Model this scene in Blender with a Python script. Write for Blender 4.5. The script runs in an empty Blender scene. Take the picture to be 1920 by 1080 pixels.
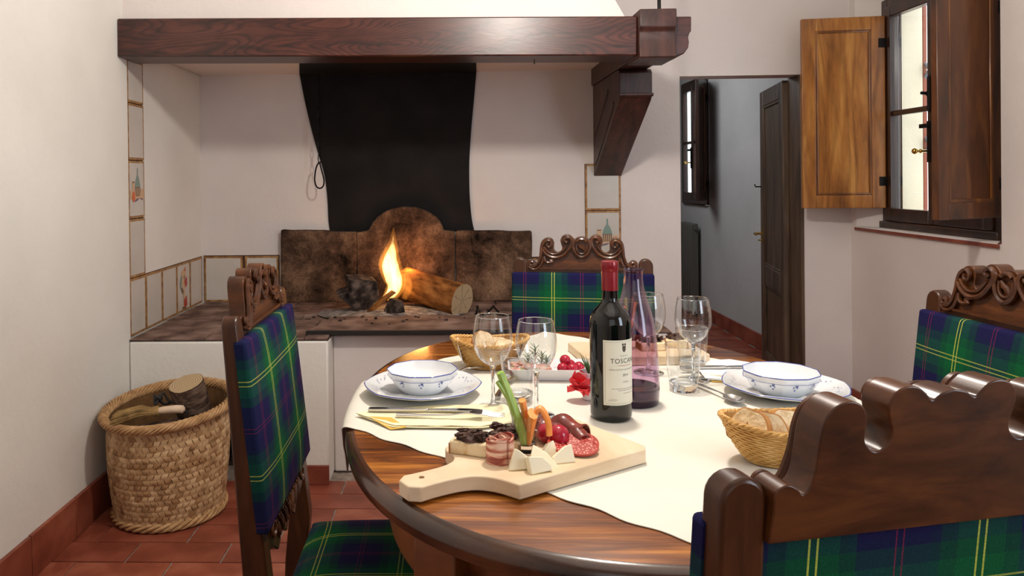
import bpy, bmesh, math, random
from mathutils import Vector, Matrix, noise
random.seed(7)
PI = math.pi
SC = bpy.context.scene
COL = SC.collection
# ------------------------------------------------------------------ camera
cam = bpy.data.cameras.new('camera')
co = bpy.data.objects.new('camera', cam); COL.objects.link(co); SC.camera = co
cam.sensor_width = 36; cam.sensor_fit = 'HORIZONTAL'; cam.lens = 1405/1920*36
cam.shift_x = (960-811)/1920; cam.shift_y = (344-540)/1920
cam.clip_start = 0.02
yaw, pitch, roll = .029, .0065, -.011
f = Vector((-math.sin(yaw)*math.cos(pitch), math.cos(yaw)*math.cos(pitch), -math.sin(pitch)))
r = Vector((math.cos(yaw), math.sin(yaw), 0)); u = r.cross(f)
r2 = math.cos(roll)*r + math.sin(roll)*u; u2 = -math.sin(roll)*r + math.cos(roll)*u
m = Matrix((r2, u2, -f)).transposed().to_4x4(); m.translation = Vector((0, 0, 1.2)); co.matrix_world = m
# ------------------------------------------------------------------ world, light, exposure
SC.view_settings.view_transform = 'Standard'; SC.view_settings.look = 'None'
SC.view_settings.exposure = 0.0; SC.view_settings.gamma = 1; SC.view_settings.use_curve_mapping = False
W = bpy.data.worlds.new('world'); SC.world = W; W.use_nodes = True
bg = W.node_tree.nodes['Background']; bg.inputs[0].default_value = (.93, .97, 1, 1); bg.inputs[1].default_value = 3.2
def lamp(name, kind, loc, power, color, size=None, rot=None, size_y=None):
    d = bpy.data.lights.new(name, kind); d.energy = power; d.color = color
    if kind == 'AREA':
        d.size = size
        if size_y: d.shape = 'RECTANGLE'; d.size_y = size_y
    elif size: d.shadow_soft_size = size
    o = bpy.data.objects.new(name, d); COL.objects.link(o); o.location = loc
    if rot: o.rotation_euler = rot
    return o
lamp('pendant_light', 'POINT', (.30, 1.65, 2.07), 58, (1, .92, .83), .055)
lamp('ceiling_light', 'AREA', (.2, .3, 2.66), 5, (1, .90, .80), 1.4, (0, 0, 0))
# added fill behind the camera; daylight of an unseen right-wall window beside it
lamp('rear_fill', 'AREA', (.2, -1.9, 1.7), 6, (.88, .94, 1), 1.8, (PI/2, 0, 0), 1.3)
lamp('daylight_right', 'AREA', (1.9, .1, 1.5), 26, (.72, .86, 1), .8, (PI/2, 0, math.radians(62)), 1.1)
lamp('fire_light', 'POINT', (-.23, 3.63, .76), 4.2, (1, .38, .10), .05)
lamp('far_room_light', 'AREA', (0.9, 5.6, 2.3), 16, (.95, .97, 1), .8, (0, math.radians(-25), 0))
# ------------------------------------------------------------------ node helpers
def mat(name):
    M = bpy.data.materials.new(name); M.use_nodes = True
    nt = M.node_tree; b = nt.nodes['Principled BSDF']
    return M, nt, b
def nd(nt, t, **k):
    n = nt.nodes.new(t)
    for a, v in k.items():
        if a in n.inputs: n.inputs[a].default_value = v
        else: setattr(n, a, v)
    return n
def ramp(nt, stops, interp='LINEAR'):
    n = nt.nodes.new('ShaderNodeValToRGB'); n.color_ramp.interpolation = interp
    e = n.color_ramp.elements
    while len(e) > 1: e.remove(e[-1])
    e[0].position = stops[0][0]; e[0].color = (*stops[0][1], 1)
    for p, c in stops[1:]:
        x = e.new(p); x.color = (*c, 1)
    return n
def S(r, g, b):   # srgb 0..255 -> linear
    return tuple(((c/255)/12.92 if c/255 <= .04045 else ((c/255+.055)/1.055)**2.4) for c in (r, g, b))
def coords(nt, scale=(1, 1, 1), kind='Object', rot=(0, 0, 0)):
    t = nt.nodes.new('ShaderNodeTexCoord'); mp = nt.nodes.new('ShaderNodeMapping')
    mp.inputs['Scale'].default_value = scale; mp.inputs['Rotation'].default_value = rot
    nt.links.new(t.outputs[kind], mp.inputs[0]); return mp.outputs[0]
def bump(nt, b, h, dist=.002, strength=1):
    n = nt.nodes.new('ShaderNodeBump'); n.inputs['Distance'].default_value = dist; n.inputs['Strength'].default_value = strength
    nt.links.new(h, n.inputs['Height']); nt.links.new(n.outputs[0], b.inputs['Normal'])
def plain(name, c, rough=.5, metal=0, spec=.5, coat=0, trans=0, sss=0):
    M, nt, b = mat(name); b.inputs['Base Color'].default_value = (*c, 1); b.inputs['Roughness'].default_value = rough
    b.inputs['Metallic'].default_value = metal; b.inputs['Specular IOR Level'].default_value = spec
    b.inputs['Coat Weight'].default_value = coat; b.inputs['Transmission Weight'].default_value = trans
    if sss: b.inputs['Subsurface Weight'].default_value = sss; b.inputs['Subsurface Radius'].default_value = (.01, .008, .006); b.inputs['Subsurface Scale'].default_value = .3
    return M
def noisy(name, stops, scale=8, detail=6, rough=.7, stretch=(1, 1, 1), dist=.001, distort=0, spec=.3, bstr=.6, coat=0, bscale=None, metal=0):
    M, nt, b = mat(name); v = coords(nt, stretch)
    n = nd(nt, 'ShaderNodeTexNoise', Scale=scale, Detail=detail, Distortion=distort); nt.links.new(v, n.inputs['Vector'])
    c = ramp(nt, stops); nt.links.new(n.outputs[0], c.inputs[0]); nt.links.new(c.outputs[0], b.inputs['Base Color'])
    b.inputs['Roughness'].default_value = rough; b.inputs['Specular IOR Level'].default_value = spec; b.inputs['Coat Weight'].default_value = coat; b.inputs['Metallic'].default_value = metal
    if bstr:
        h = n
        if bscale: h = nd(nt, 'ShaderNodeTexNoise', Scale=bscale, Detail=5); nt.links.new(v, h.inputs['Vector'])
        bump(nt, b, h.outputs[0], dist, bstr)
    return M
def wood(name, dark, mid, light, stretch, scale=3, rough=.35, coat=.2, ring=0, bstr=.25, seed=0, knots=False, coat_r=.2, spec=.5, rscale=1., rcount=30):
    M, nt, b = mat(name); t = nt.nodes.new('ShaderNodeTexCoord')
    mp = nt.nodes.new('ShaderNodeMapping'); mp.inputs['Scale'].default_value = stretch; mp.inputs['Location'].default_value = (seed, seed*.7, seed*.3)
    nt.links.new(t.outputs['Object'], mp.inputs[0])
    # low-frequency warp so the grain wanders
    w = nd(nt, 'ShaderNodeTexNoise', Scale=.9*scale/3, Detail=2); nt.links.new(mp.outputs[0], w.inputs['Vector'])
    mx = nd(nt, 'ShaderNodeVectorMath', operation='MULTIPLY_ADD'); nt.links.new(w.outputs['Color'], mx.inputs[0])
    mx.inputs[1].default_value = (.6,)*3; nt.links.new(mp.outputs[0], mx.inputs[2])
    n = nd(nt, 'ShaderNodeTexNoise', Scale=scale, Detail=7, Roughness=.62, Distortion=.4); nt.links.new(mx.outputs[0], n.inputs['Vector'])
    c = ramp(nt, [(.28, dark), (.5, mid), (.72, light)]); nt.links.new(n.outputs[0], c.inputs[0]); out = c.outputs[0]
    if ring:   # cathedral grain: contour lines of a stretched smooth noise
        lo = nd(nt, 'ShaderNodeTexNoise', Scale=rscale, Detail=1.6, Roughness=.35); nt.links.new(mp.outputs[0], lo.inputs['Vector'])
        mu = nd(nt, 'ShaderNodeMath', operation='MULTIPLY'); nt.links.new(lo.outputs[0], mu.inputs[0]); mu.inputs[1].default_value = rcount
        fz = nd(nt, 'ShaderNodeMath', operation='FRACT'); nt.links.new(mu.outputs[0], fz.inputs[0])
        cr = ramp(nt, [(.0, (1-ring,)*3), (.22, (1-ring*.25,)*3), (.7, (1.05,)*3), (1, (1-ring*.9,)*3)]); nt.links.new(fz.outputs[0], cr.inputs[0])
        mm = nd(nt, 'ShaderNodeMix', data_type='RGBA', blend_type='MULTIPLY'); mm.inputs[0].default_value = 1
        nt.links.new(out, mm.inputs[6]); nt.links.new(cr.outputs[0], mm.inputs[7]); out = mm.outputs[2]
    if knots:
        vo = nd(nt, 'ShaderNodeTexVoronoi', Scale=3.1); mp2 = nt.nodes.new('ShaderNodeMapping'); mp2.inputs['Scale'].default_value = (.8, 1.9, 1); mp2.inputs['Location'].default_value = (.33, .2, 0)
        nt.links.new(t.outputs['Object'], mp2.inputs[0]); nt.links.new(mp2.outputs[0], vo.inputs['Vector'])
        cr = ramp(nt, [(.0, (.15, .12, .1)), (.035, (.5, .42, .4)), (.06, (1.5, 1.35, 1.2)), (.2, (1, 1, 1))]); nt.links.new(vo.outputs['Distance'], cr.inputs[0])
        mm = nd(nt, 'ShaderNodeMix', data_type='RGBA', blend_type='MULTIPLY'); mm.inputs[0].default_value = 1
        nt.links.new(out, mm.inputs[6]); nt.links.new(cr.outputs[0], mm.inputs[7]); out = mm.outputs[2]
    nt.links.new(out, b.inputs['Base Color']); b.inputs['Roughness'].default_value = rough; b.inputs['Coat Weight'].default_value = coat
    b.inputs['Coat Roughness'].default_value = coat_r; b.inputs['Specular IOR Level'].default_value = spec
    bump(nt, b, n.outputs[0], .002, bstr)
    return M
def tartan(name, uv):   # uv: two 3-vectors picking the local axes in metres
    P = .175
    M, nt, b = mat(name); t = nt.nodes.new('ShaderNodeTexCoord')
    def ax(v, off):
        d = nd(nt, 'ShaderNodeVectorMath', operation='DOT_PRODUCT'); nt.links.new(t.outputs['Object'], d.inputs[0]); d.inputs[1].default_value = v
        a = nd(nt, 'ShaderNodeMath', operation='MULTIPLY_ADD'); nt.links.new(d.outputs['Value'], a.inputs[0]); a.inputs[1].default_value = 1/P; a.inputs[2].default_value = off
        fr = nd(nt, 'ShaderNodeMath', operation='FRACT'); nt.links.new(a.outputs[0], fr.inputs[0]); return fr.outputs[0]
    G = S(8, 84, 46); G2 = S(10, 62, 46); N = S(24, 22, 66); N2 = S(18, 30, 60)
    def band(x):
        r = ramp(nt, [(0, G2), (.1, G), (.4, G2), (.5, N), (.58, N), (.94, N2)], 'CONSTANT'); nt.links.new(x, r.inputs[0])
        k = (0, 0, 0); y = (1, 1, 1)
        yl = ramp(nt, [(0, k), (.222, y), (.231, k), (.269, y), (.278, k)], 'CONSTANT'); nt.links.new(x, yl.inputs[0])
        rd = ramp(nt, [(0, k), (.723, y), (.732, k), (.768, y), (.777, k)], 'CONSTANT'); nt.links.new(x, rd.inputs[0])
        return r.outputs[0], yl.outputs[0], rd.outputs[0]
    A = ax(uv[0], uv[2]); B = ax(uv[1], uv[3])
    a, b2 = band(A), band(B)
    mx = nd(nt, 'ShaderNodeMix', data_type='RGBA'); mx.inputs[0].default_value = .5
    nt.links.new(a[0], mx.inputs[6]); nt.links.new(b2[0], mx.inputs[7]); out = mx.outputs[2]
    for src, c, s in ((a[2], S(140, 36, 62), .6), (b2[2], S(130, 36, 60), .45), (a[1], S(196, 200, 80), .75), (b2[1], S(178, 182, 84), .6)):
        k = nd(nt, 'ShaderNodeMath', operation='MULTIPLY'); nt.links.new(src, k.inputs[0]); k.inputs[1].default_value = s
        q = nd(nt, 'ShaderNodeMix', data_type='RGBA'); nt.links.new(k.outputs[0], q.inputs[0]); nt.links.new(out, q.inputs[6]); q.inputs[7].default_value = (*c, 1); out = q.outputs[2]
    n = nd(nt, 'ShaderNodeTexNoise', Scale=700, Detail=2); nt.links.new(t.outputs['Object'], n.inputs['Vector'])
    r = ramp(nt, [(.3, (.62,)*3), (.7, (1.25,)*3)]); nt.links.new(n.outputs[0], r.inputs[0])
    q = nd(nt, 'ShaderNodeMix', data_type='RGBA', blend_type='MULTIPLY'); q.inputs[0].default_value = .8; nt.links.new(out, q.inputs[6]); nt.links.new(r.outputs[0], q.inputs[7])
    nt.links.new(q.outputs[2], b.inputs['Base Color']); b.inputs['Roughness'].default_value = .9; b.inputs['Specular IOR Level'].default_value = .15
    bump(nt, b, n.outputs[0], .0006, .5)
    return M
def thin_glass(name, tint, ior=1.5, edge=None):
    M = bpy.data.materials.new(name); M.use_nodes = True; nt = M.node_tree; nt.nodes.clear()
    o = nt.nodes.new('ShaderNodeOutputMaterial'); mx = nt.nodes.new('ShaderNodeMixShader'); lw = nt.nodes.new('ShaderNodeLayerWeight'); lw.inputs[0].default_value = .5
    pw = nd(nt, 'ShaderNodeMath', operation='POWER'); nt.links.new(lw.outputs['Facing'], pw.inputs[0]); pw.inputs[1].default_value = 3.4
    f0 = ((ior-1)/(ior+1))**2; fr = nd(nt, 'ShaderNodeMath', operation='MULTIPLY_ADD'); nt.links.new(pw.outputs[0], fr.inputs[0]); fr.inputs[1].default_value = .8*(1-f0); fr.inputs[2].default_value = f0
    tr = nt.nodes.new('ShaderNodeBsdfTransparent'); tr.inputs[0].default_value = (*tint, 1)
    gl = nt.nodes.new('ShaderNodeBsdfGlossy'); gl.inputs['Roughness'].default_value = .01; gl.inputs[0].default_value = (1, 1, 1, 1)
    nt.links.new(fr.outputs[0], mx.inputs[0]); nt.links.new(tr.outputs[0], mx.inputs[1]); nt.links.new(gl.outputs[0], mx.inputs[2]); nt.links.new(mx.outputs[0], o.inputs[0])
    return M
def solid_glass(name, col, rough=0, ior=1.47):
    M = bpy.data.materials.new(name); M.use_nodes = True; nt = M.node_tree; nt.nodes.clear()
    o = nt.nodes.new('ShaderNodeOutputMaterial'); g = nd(nt, 'ShaderNodeBsdfGlass', IOR=ior, Roughness=rough); g.inputs[0].default_value = (*col, 1)
    nt.links.new(g.outputs[0], o.inputs[0]); return M
# ------------------------------------------------------------------ materials
def plaster(name, c, c2, dist=.004):
    M, nt, b = mat(name); v = coords(nt)
    n = nd(nt, 'ShaderNodeTexNoise', Scale=2.2, Detail=5); nt.links.new(v, n.inputs['Vector'])
    r = ramp(nt, [(.35, c2), (.65, c)]); nt.links.new(n.outputs[0], r.inputs[0]); nt.links.new(r.outputs[0], b.inputs['Base Color'])
    b.inputs['Roughness'].default_value = .93; b.inputs['Specular IOR Level'].default_value = .15
    h = nd(nt, 'ShaderNodeTexNoise', Scale=34, Detail=6, Roughness=.6); nt.links.new(v, h.inputs['Vector']); bump(nt, b, h.outputs[0], dist, .45)
    return M
PLA = plaster('white_plaster', S(232, 229, 222), S(224, 220, 213))
PLR = plaster('warm_plaster', S(229, 220, 216), S(220, 211, 207))
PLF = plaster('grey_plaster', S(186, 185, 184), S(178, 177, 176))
CREAM = plaster('cream_render', S(240, 230, 206), S(234, 222, 196))
TERRA = noisy('terracotta', [(.25, S(112, 52, 38)), (.5, S(148, 78, 57)), (.75, S(172, 104, 80))], 9, 8, .42, dist=.0015, spec=.45, bstr=.5, bscale=60)
TERRA2 = noisy('terracotta_dark', [(.25, S(98, 44, 32)), (.5, S(132, 66, 48)), (.75, S(154, 86, 66))], 7, 8, .42, dist=.0015, spec=.45, bstr=.5, bscale=60)
GROUT = noisy('grout', [(.3, S(120, 104, 94)), (.7, S(160, 148, 138))], 40, 4, .95)
HEARTHB = noisy('hearth_brick', [(.25, S(58, 46, 42)), (.5, S(122, 97, 87)), (.75, S(160, 136, 124))], 9, 9, .92, dist=.003, spec=.1, bscale=50)
HEARTHG = noisy('hearth_dust', [(.3, S(52, 42, 38)), (.7, S(100, 84, 76))], 20, 6, .95, spec=.05)
def firebrick():
    M, nt, b = mat('fire_brick'); v = coords(nt)
    n = nd(nt, 'ShaderNodeTexNoise', Scale=3.6, Detail=10, Roughness=.72, Distortion=.15); nt.links.new(v, n.inputs['Vector'])
    r = ramp(nt, [(.38, S(24, 19, 17)), (.5, S(84, 64, 51)), (.66, S(140, 112, 90))]); nt.links.new(n.outputs[0], r.inputs[0])
    g = nd(nt, 'ShaderNodeTexNoise', Scale=90, Detail=4); nt.links.new(v, g.inputs['Vector'])
    rr = ramp(nt, [(.3, (.55,)*3), (.7, (1.3,)*3)]); nt.links.new(g.outputs[0], rr.inputs[0])
    q = nd(nt, 'ShaderNodeMix', data_type='RGBA', blend_type='MULTIPLY'); q.inputs[0].default_value = .7; nt.links.new(r.outputs[0], q.inputs[6]); nt.links.new(rr.outputs[0], q.inputs[7])
    nt.links.new(q.outputs[2], b.inputs['Base Color']); b.inputs['Roughness'].default_value = .95; b.inputs['Specular IOR Level'].default_value = .08
    bump(nt, b, g.outputs[0], .004, .7); return M
FIREB = firebrick()
SOOT_AND_SHADE = noisy('soot', [(.3, S(14, 12, 12)), (.7, S(30, 26, 25))], 6, 9, .75, dist=.003, spec=.22, bscale=120)
ASH = noisy('ash', [(.3, S(90, 80, 76)), (.55, S(150, 138, 132)), (.8, S(200, 192, 186))], 30, 8, .98, dist=.004, spec=.05)
BEAM = wood('beam_wood', S(34, 15, 11), S(76, 36, 27), S(94, 49, 37), (1.3, 5, 5.5), 5, rough=.34, coat=.15, ring=.62, bstr=.25, coat_r=.3, rscale=1.15, rcount=34)
CORB = wood('corbel_wood', S(28, 14, 11), S(66, 36, 29), S(92, 54, 43), (6, 3, 1.2), 3, rough=.45, coat=.05, ring=.3, bstr=.3, rcount=18)
WALN = wood('chair_walnut', S(38, 17, 6), S(76, 40, 17), S(108, 62, 28), (3, 3, 8), 3.5, rough=.34, coat=.12, bstr=.15, coat_r=.14, spec=.35)
WALNV = wood('chair_walnut_upright', S(34, 15, 6), S(68, 36, 16), S(98, 56, 26), (14, 8, 2), 2.2, rough=.34, coat=.12, bstr=.15, coat_r=.15, spec=.35)
TABLE = wood('table_wood', S(40, 17, 5), S(128, 68, 20), S(214, 138, 52), (.8, 12, 12), 2.3, rough=.26, coat=.4, ring=.35, rscale=.8, rcount=22, bstr=.12, knots=True, coat_r=.12)
TABLEE = wood('table_edge', S(26, 12, 6), S(62, 32, 14), S(92, 52, 22), (1.5, 3, 8), 2.6, rough=.22, coat=.5, bstr=.2, coat_r=.12)
APRON = wood('table_apron', S(60, 30, 14), S(112, 62, 28), S(138, 82, 42), (2, 2, 6), 2, rough=.38, coat=.15, bstr=.15)
SHUT = wood('shutter_wood', S(96, 54, 18), S(156, 98, 42), S(190, 134, 66), (7, 7, .9), 2.6, rough=.32, coat=.3, bstr=.1, ring=.25, rscale=.7, rcount=14)
SHUTM = wood('shutter_moulding_shaded', S(60, 30, 10), S(104, 60, 24), S(150, 96, 44), (7, 7, .9), 2.6, rough=.3, coat=.3)  # darker shutter wood, groove shade put into the moulding colour
SHUTD = wood('shutter_dark', S(34, 16, 6), S(86, 46, 18), S(120, 72, 30), (4, 4, .9), 3.2, rough=.32, coat=.3, bstr=.15)
FRAME = wood('window_frame_wood', S(22, 11, 7), S(48, 26, 16), S(66, 38, 22), (6, 6, 1), 3, rough=.3, coat=.35, bstr=.15)
DOORW = wood('door_wood', S(36, 24, 16), S(82, 62, 44), S(108, 84, 62), (6, 6, .8), 3, rough=.5, coat=.1, bstr=.3)
MAPLE = wood('maple', S(206, 176, 140), S(226, 200, 166), S(238, 216, 186), (2, 2, 9), 2.2, rough=.5, coat=0, bstr=.08)
TART_B = tartan('tartan_back', ((1, 0, 0), (0, 0, -1), .75, .81+.9/.175))
TART_R = tartan('tartan_rear', ((1, 0, 0), (0, 0, -1), .94, .81+.9/.175))
TART_S = tartan('tartan_seat', ((1, 0, .6), (0, 1, -.6), .45, .3))
CLOTH = noisy('tablecloth_linen', [(.3, S(222, 216, 203)), (.7, S(231, 226, 214))], 5, 4, .85, dist=.0005, spec=.2, bscale=300, bstr=.4)
NAPY = noisy('paper_napkin', [(.3, S(238, 224, 178)), (.7, S(248, 238, 202))], 5, 3, .85, dist=.0005, bscale=200, bstr=.3)
NAPG = noisy('gold_napkin', [(.3, S(206, 164, 70)), (.7, S(222, 184, 92))], 5, 3, .85, dist=.0005, bscale=200, bstr=.3)
NAPW = noisy('white_napkin', [(.3, S(238, 238, 236)), (.7, S(248, 248, 246))], 5, 3, .85, dist=.0005, bscale=200, bstr=.3)
PORC = plain('porcelain', S(232, 234, 236), .09, spec=.6, coat=.4)
BLUE = plain('blue_glaze', S(70, 84, 156), .15)
STEEL = plain('steel', (.55, .54, .53), .17, metal=1)
BRASS = plain('brass', S(200, 160, 80), .22, metal=1)
IRON = noisy('wrought_iron', [(.3, S(14, 13, 13)), (.7, S(34, 31, 30))], 40, 4, .55, metal=.6)
GLASS = thin_glass('clear_glass', (.972, .98, .984), 1.5)
GLASSS = solid_glass('glass_solid', (.98, .99, 1))
PANE = thin_glass('window_glass', (.95, .97, .98), 1.3)
PURP = thin_glass('purple_glass', (.86, .76, .85), 1.45)
PURPD = plain('purple_glass_base', S(60, 30, 66), .05, trans=.75)
BOTTLE = plain('wine_bottle_glass', S(7, 7, 6), .03, spec=.5, coat=.15)
CAPR = plain('red_capsule', S(140, 22, 34), .28, metal=.25, coat=.3)
LABEL = plain('paper_label', S(226, 222, 204), .7)
INK = plain('ink', S(66, 62, 58), .7)
INKL = plain('grey_ink', S(150, 146, 136), .7)
INKR = plain('red_ink', S(170, 80, 70), .7)
WICK = noisy('wicker', [(.25, S(138, 104, 70)), (.5, S(184, 148, 108)), (.75, S(212, 182, 142))], 26, 5, .6, dist=.001, spec=.3, bscale=160)
WICK2 = noisy('wicker_pale', [(.25, S(164, 128, 90)), (.5, S(204, 170, 128)), (.75, S(222, 194, 154))], 26, 5, .6, dist=.001, spec=.3, bscale=160)
WICK3 = noisy('wicker_tan', [(.25, S(120, 86, 54)), (.5, S(166, 128, 88)), (.75, S(190, 154, 112))], 26, 5, .6, dist=.001, spec=.3, bscale=160)
WICKR = noisy('wicker_rim', [(.25, S(140, 102, 66)), (.5, S(182, 142, 98)), (.75, S(206, 170, 126))], 30, 5, .6, dist=.001, spec=.3, bscale=160)
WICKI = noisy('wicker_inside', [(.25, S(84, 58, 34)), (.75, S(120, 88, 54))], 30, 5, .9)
RATT = noisy('bread_basket_cane', [(.25, S(176, 126, 66)), (.5, S(208, 162, 94)), (.75, S(226, 186, 122))], 40, 5, .5, dist=.0006, bscale=200)
BARK = noisy('bark', [(.3, S(38, 28, 24)), (.5, S(84, 66, 56)), (.7, S(120, 100, 86))], 9, 9, .95, (5, 5, 1), dist=.01, spec=.1, bstr=1)
BARKO = noisy('log_side', [(.3, S(66, 38, 20)), (.5, S(132, 84, 44)), (.7, S(166, 112, 62))], 5, 10, .95, (3, 7, 7), dist=.006, spec=.1, bstr=1)
CHAR = noisy('charred_wood', [(.3, S(22, 18, 17)), (.5, S(64, 54, 50)), (.7, S(112, 98, 90))], 9, 9, .95, (3, 3, 3), dist=.008, spec=.1, bstr=1)
def cutend():
    M, nt, b = mat('log_cut_end'); v = coords(nt)
    w = nd(nt, 'ShaderNodeTexWave', wave_type='RINGS', rings_direction='X', Scale=38, Distortion=1.2, Detail=3); nt.links.new(v, w.inputs['Vector'])
    r = ramp(nt, [(0, S(150, 124, 92)), (1, S(196, 172, 136))]); nt.links.new(w.outputs['Color'], r.inputs[0]); nt.links.new(r.outputs[0], b.inputs['Base Color'])
    b.inputs['Roughness'].default_value = .9; return M
CUT = cutend()
STRAW = noisy('straw', [(.3, S(110, 84, 48)), (.6, S(168, 136, 86)), (.8, S(196, 166, 112))], 30, 5, .8, dist=.001, bscale=120)
HANDLE = noisy('pale_stick', [(.3, S(196, 168, 140)), (.7, S(222, 198, 172))], 20, 4, .6)
CORD = plain('black_cord', S(26, 24, 26), .6)
CRUST = noisy('bread_crust', [(.3, S(150, 92, 42)), (.7, S(200, 146, 84))], 30, 5, .8, dist=.002, bscale=80)
CRUMB = noisy('bread_crumb', [(.3, S(206, 166, 108)), (.55, S(240, 220, 182))], 60, 6, .9, dist=.003, bscale=120, bstr=.8)
PATE = noisy('dark_pate', [(.3, S(34, 22, 18)), (.55, S(82, 56, 46)), (.75, S(124, 94, 80))], 60, 7, .6, dist=.003, bscale=140, bstr=1)
def bacon():
    M, nt, b = mat('bacon'); v = coords(nt, (1, 1, 1))
    w = nd(nt, 'ShaderNodeTexNoise', Scale=14, Detail=4, Distortion=.8)
    mp = coords(nt, (1.2, 1.2, 9)); nt.links.new(mp, w.inputs['Vector'])
    r = ramp(nt, [(.36, S(140, 50, 44)), (.46, S(188, 104, 86)), (.54, S(232, 190, 166)), (.7, S(240, 212, 190))]); nt.links.new(w.outputs[0], r.inputs[0]); nt.links.new(r.outputs[0], b.inputs['Base Color'])
    b.inputs['Roughness'].default_value = .3; b.inputs['Coat Weight'].default_value = .3; return M
BACON = bacon()
def salami():
    M, nt, b = mat('salami'); v = coords(nt)
    w = nd(nt, 'ShaderNodeTexVoronoi', Scale=260); nt.links.new(v, w.inputs['Vector'])
    r = ramp(nt, [(.0, S(240, 206, 190)), (.3, S(222, 150, 130)), (.42, S(176, 52, 40)), (1, S(150, 36, 28))]); nt.links.new(w.outputs['Distance'], r.inputs[0]); nt.links.new(r.outputs[0], b.inputs['Base Color'])
    b.inputs['Roughness'].default_value = .3; b.inputs['Coat Weight'].default_value = .4; return M
SALAMI = salami()
HAM = noisy('cured_ham', [(.3, S(82, 26, 20)), (.55, S(132, 52, 40)), (.75, S(196, 122, 96))], 20, 5, .3, dist=.001, coat=.3, distort=1)
CHEESE = plain('pecorino', S(240, 228, 198), .5, sss=.2)
RIND = plain('cheese_rind', S(206, 178, 116), .6)
CARROT = noisy('carrot', [(.3, S(232, 134, 52)), (.7, S(248, 170, 104))], 30, 4, .4, bstr=.2)
CELERY = noisy('celery', [(.3, S(134, 172, 66)), (.7, S(180, 206, 114))], 8, 4, .35, (30, 30, 2), bstr=.2)
GREEN = plain('herb_green', S(72, 106, 56), .6)
RADISH = noisy('radish', [(.3, S(150, 16, 38)), (.7, S(196, 34, 62))], 20, 4, .22, bstr=0, coat=.4)
PETAL = noisy('red_petal', [(.3, S(214, 28, 42)), (.7, S(240, 76, 84))], 20, 4, .5, bstr=.1)
TILEW = noisy('ceramic_glaze', [(.3, S(194, 187, 177)), (.7, S(205, 198, 190))], 6, 4, .28, spec=.5, bstr=.1)
TILEB = noisy('tile_border', [(.3, S(120, 78, 46)), (.7, S(188, 146, 92))], 40, 4, .35, bstr=0)
TILEJ = noisy('tile_joint', [(.3, S(60, 40, 30)), (.7, S(100, 72, 52))], 40, 4, .9)
PR_G = plain('print_green', S(122, 146, 136), .35); PR_O = plain('print_orange', S(214, 96, 48), .35); PR_B = plain('print_brown', S(120, 96, 72), .35)
PR_R = plain('print_red', S(176, 60, 48), .35); PR_P = plain('print_sand', S(206, 170, 132), .35); PR_V = plain('print_violet', S(110, 96, 120), .35)
RADM = plain('radiator_paint', S(92, 90, 84), .5)
REDBR = plain('brick_red_paint', S(150, 84, 66), .8)
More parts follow.
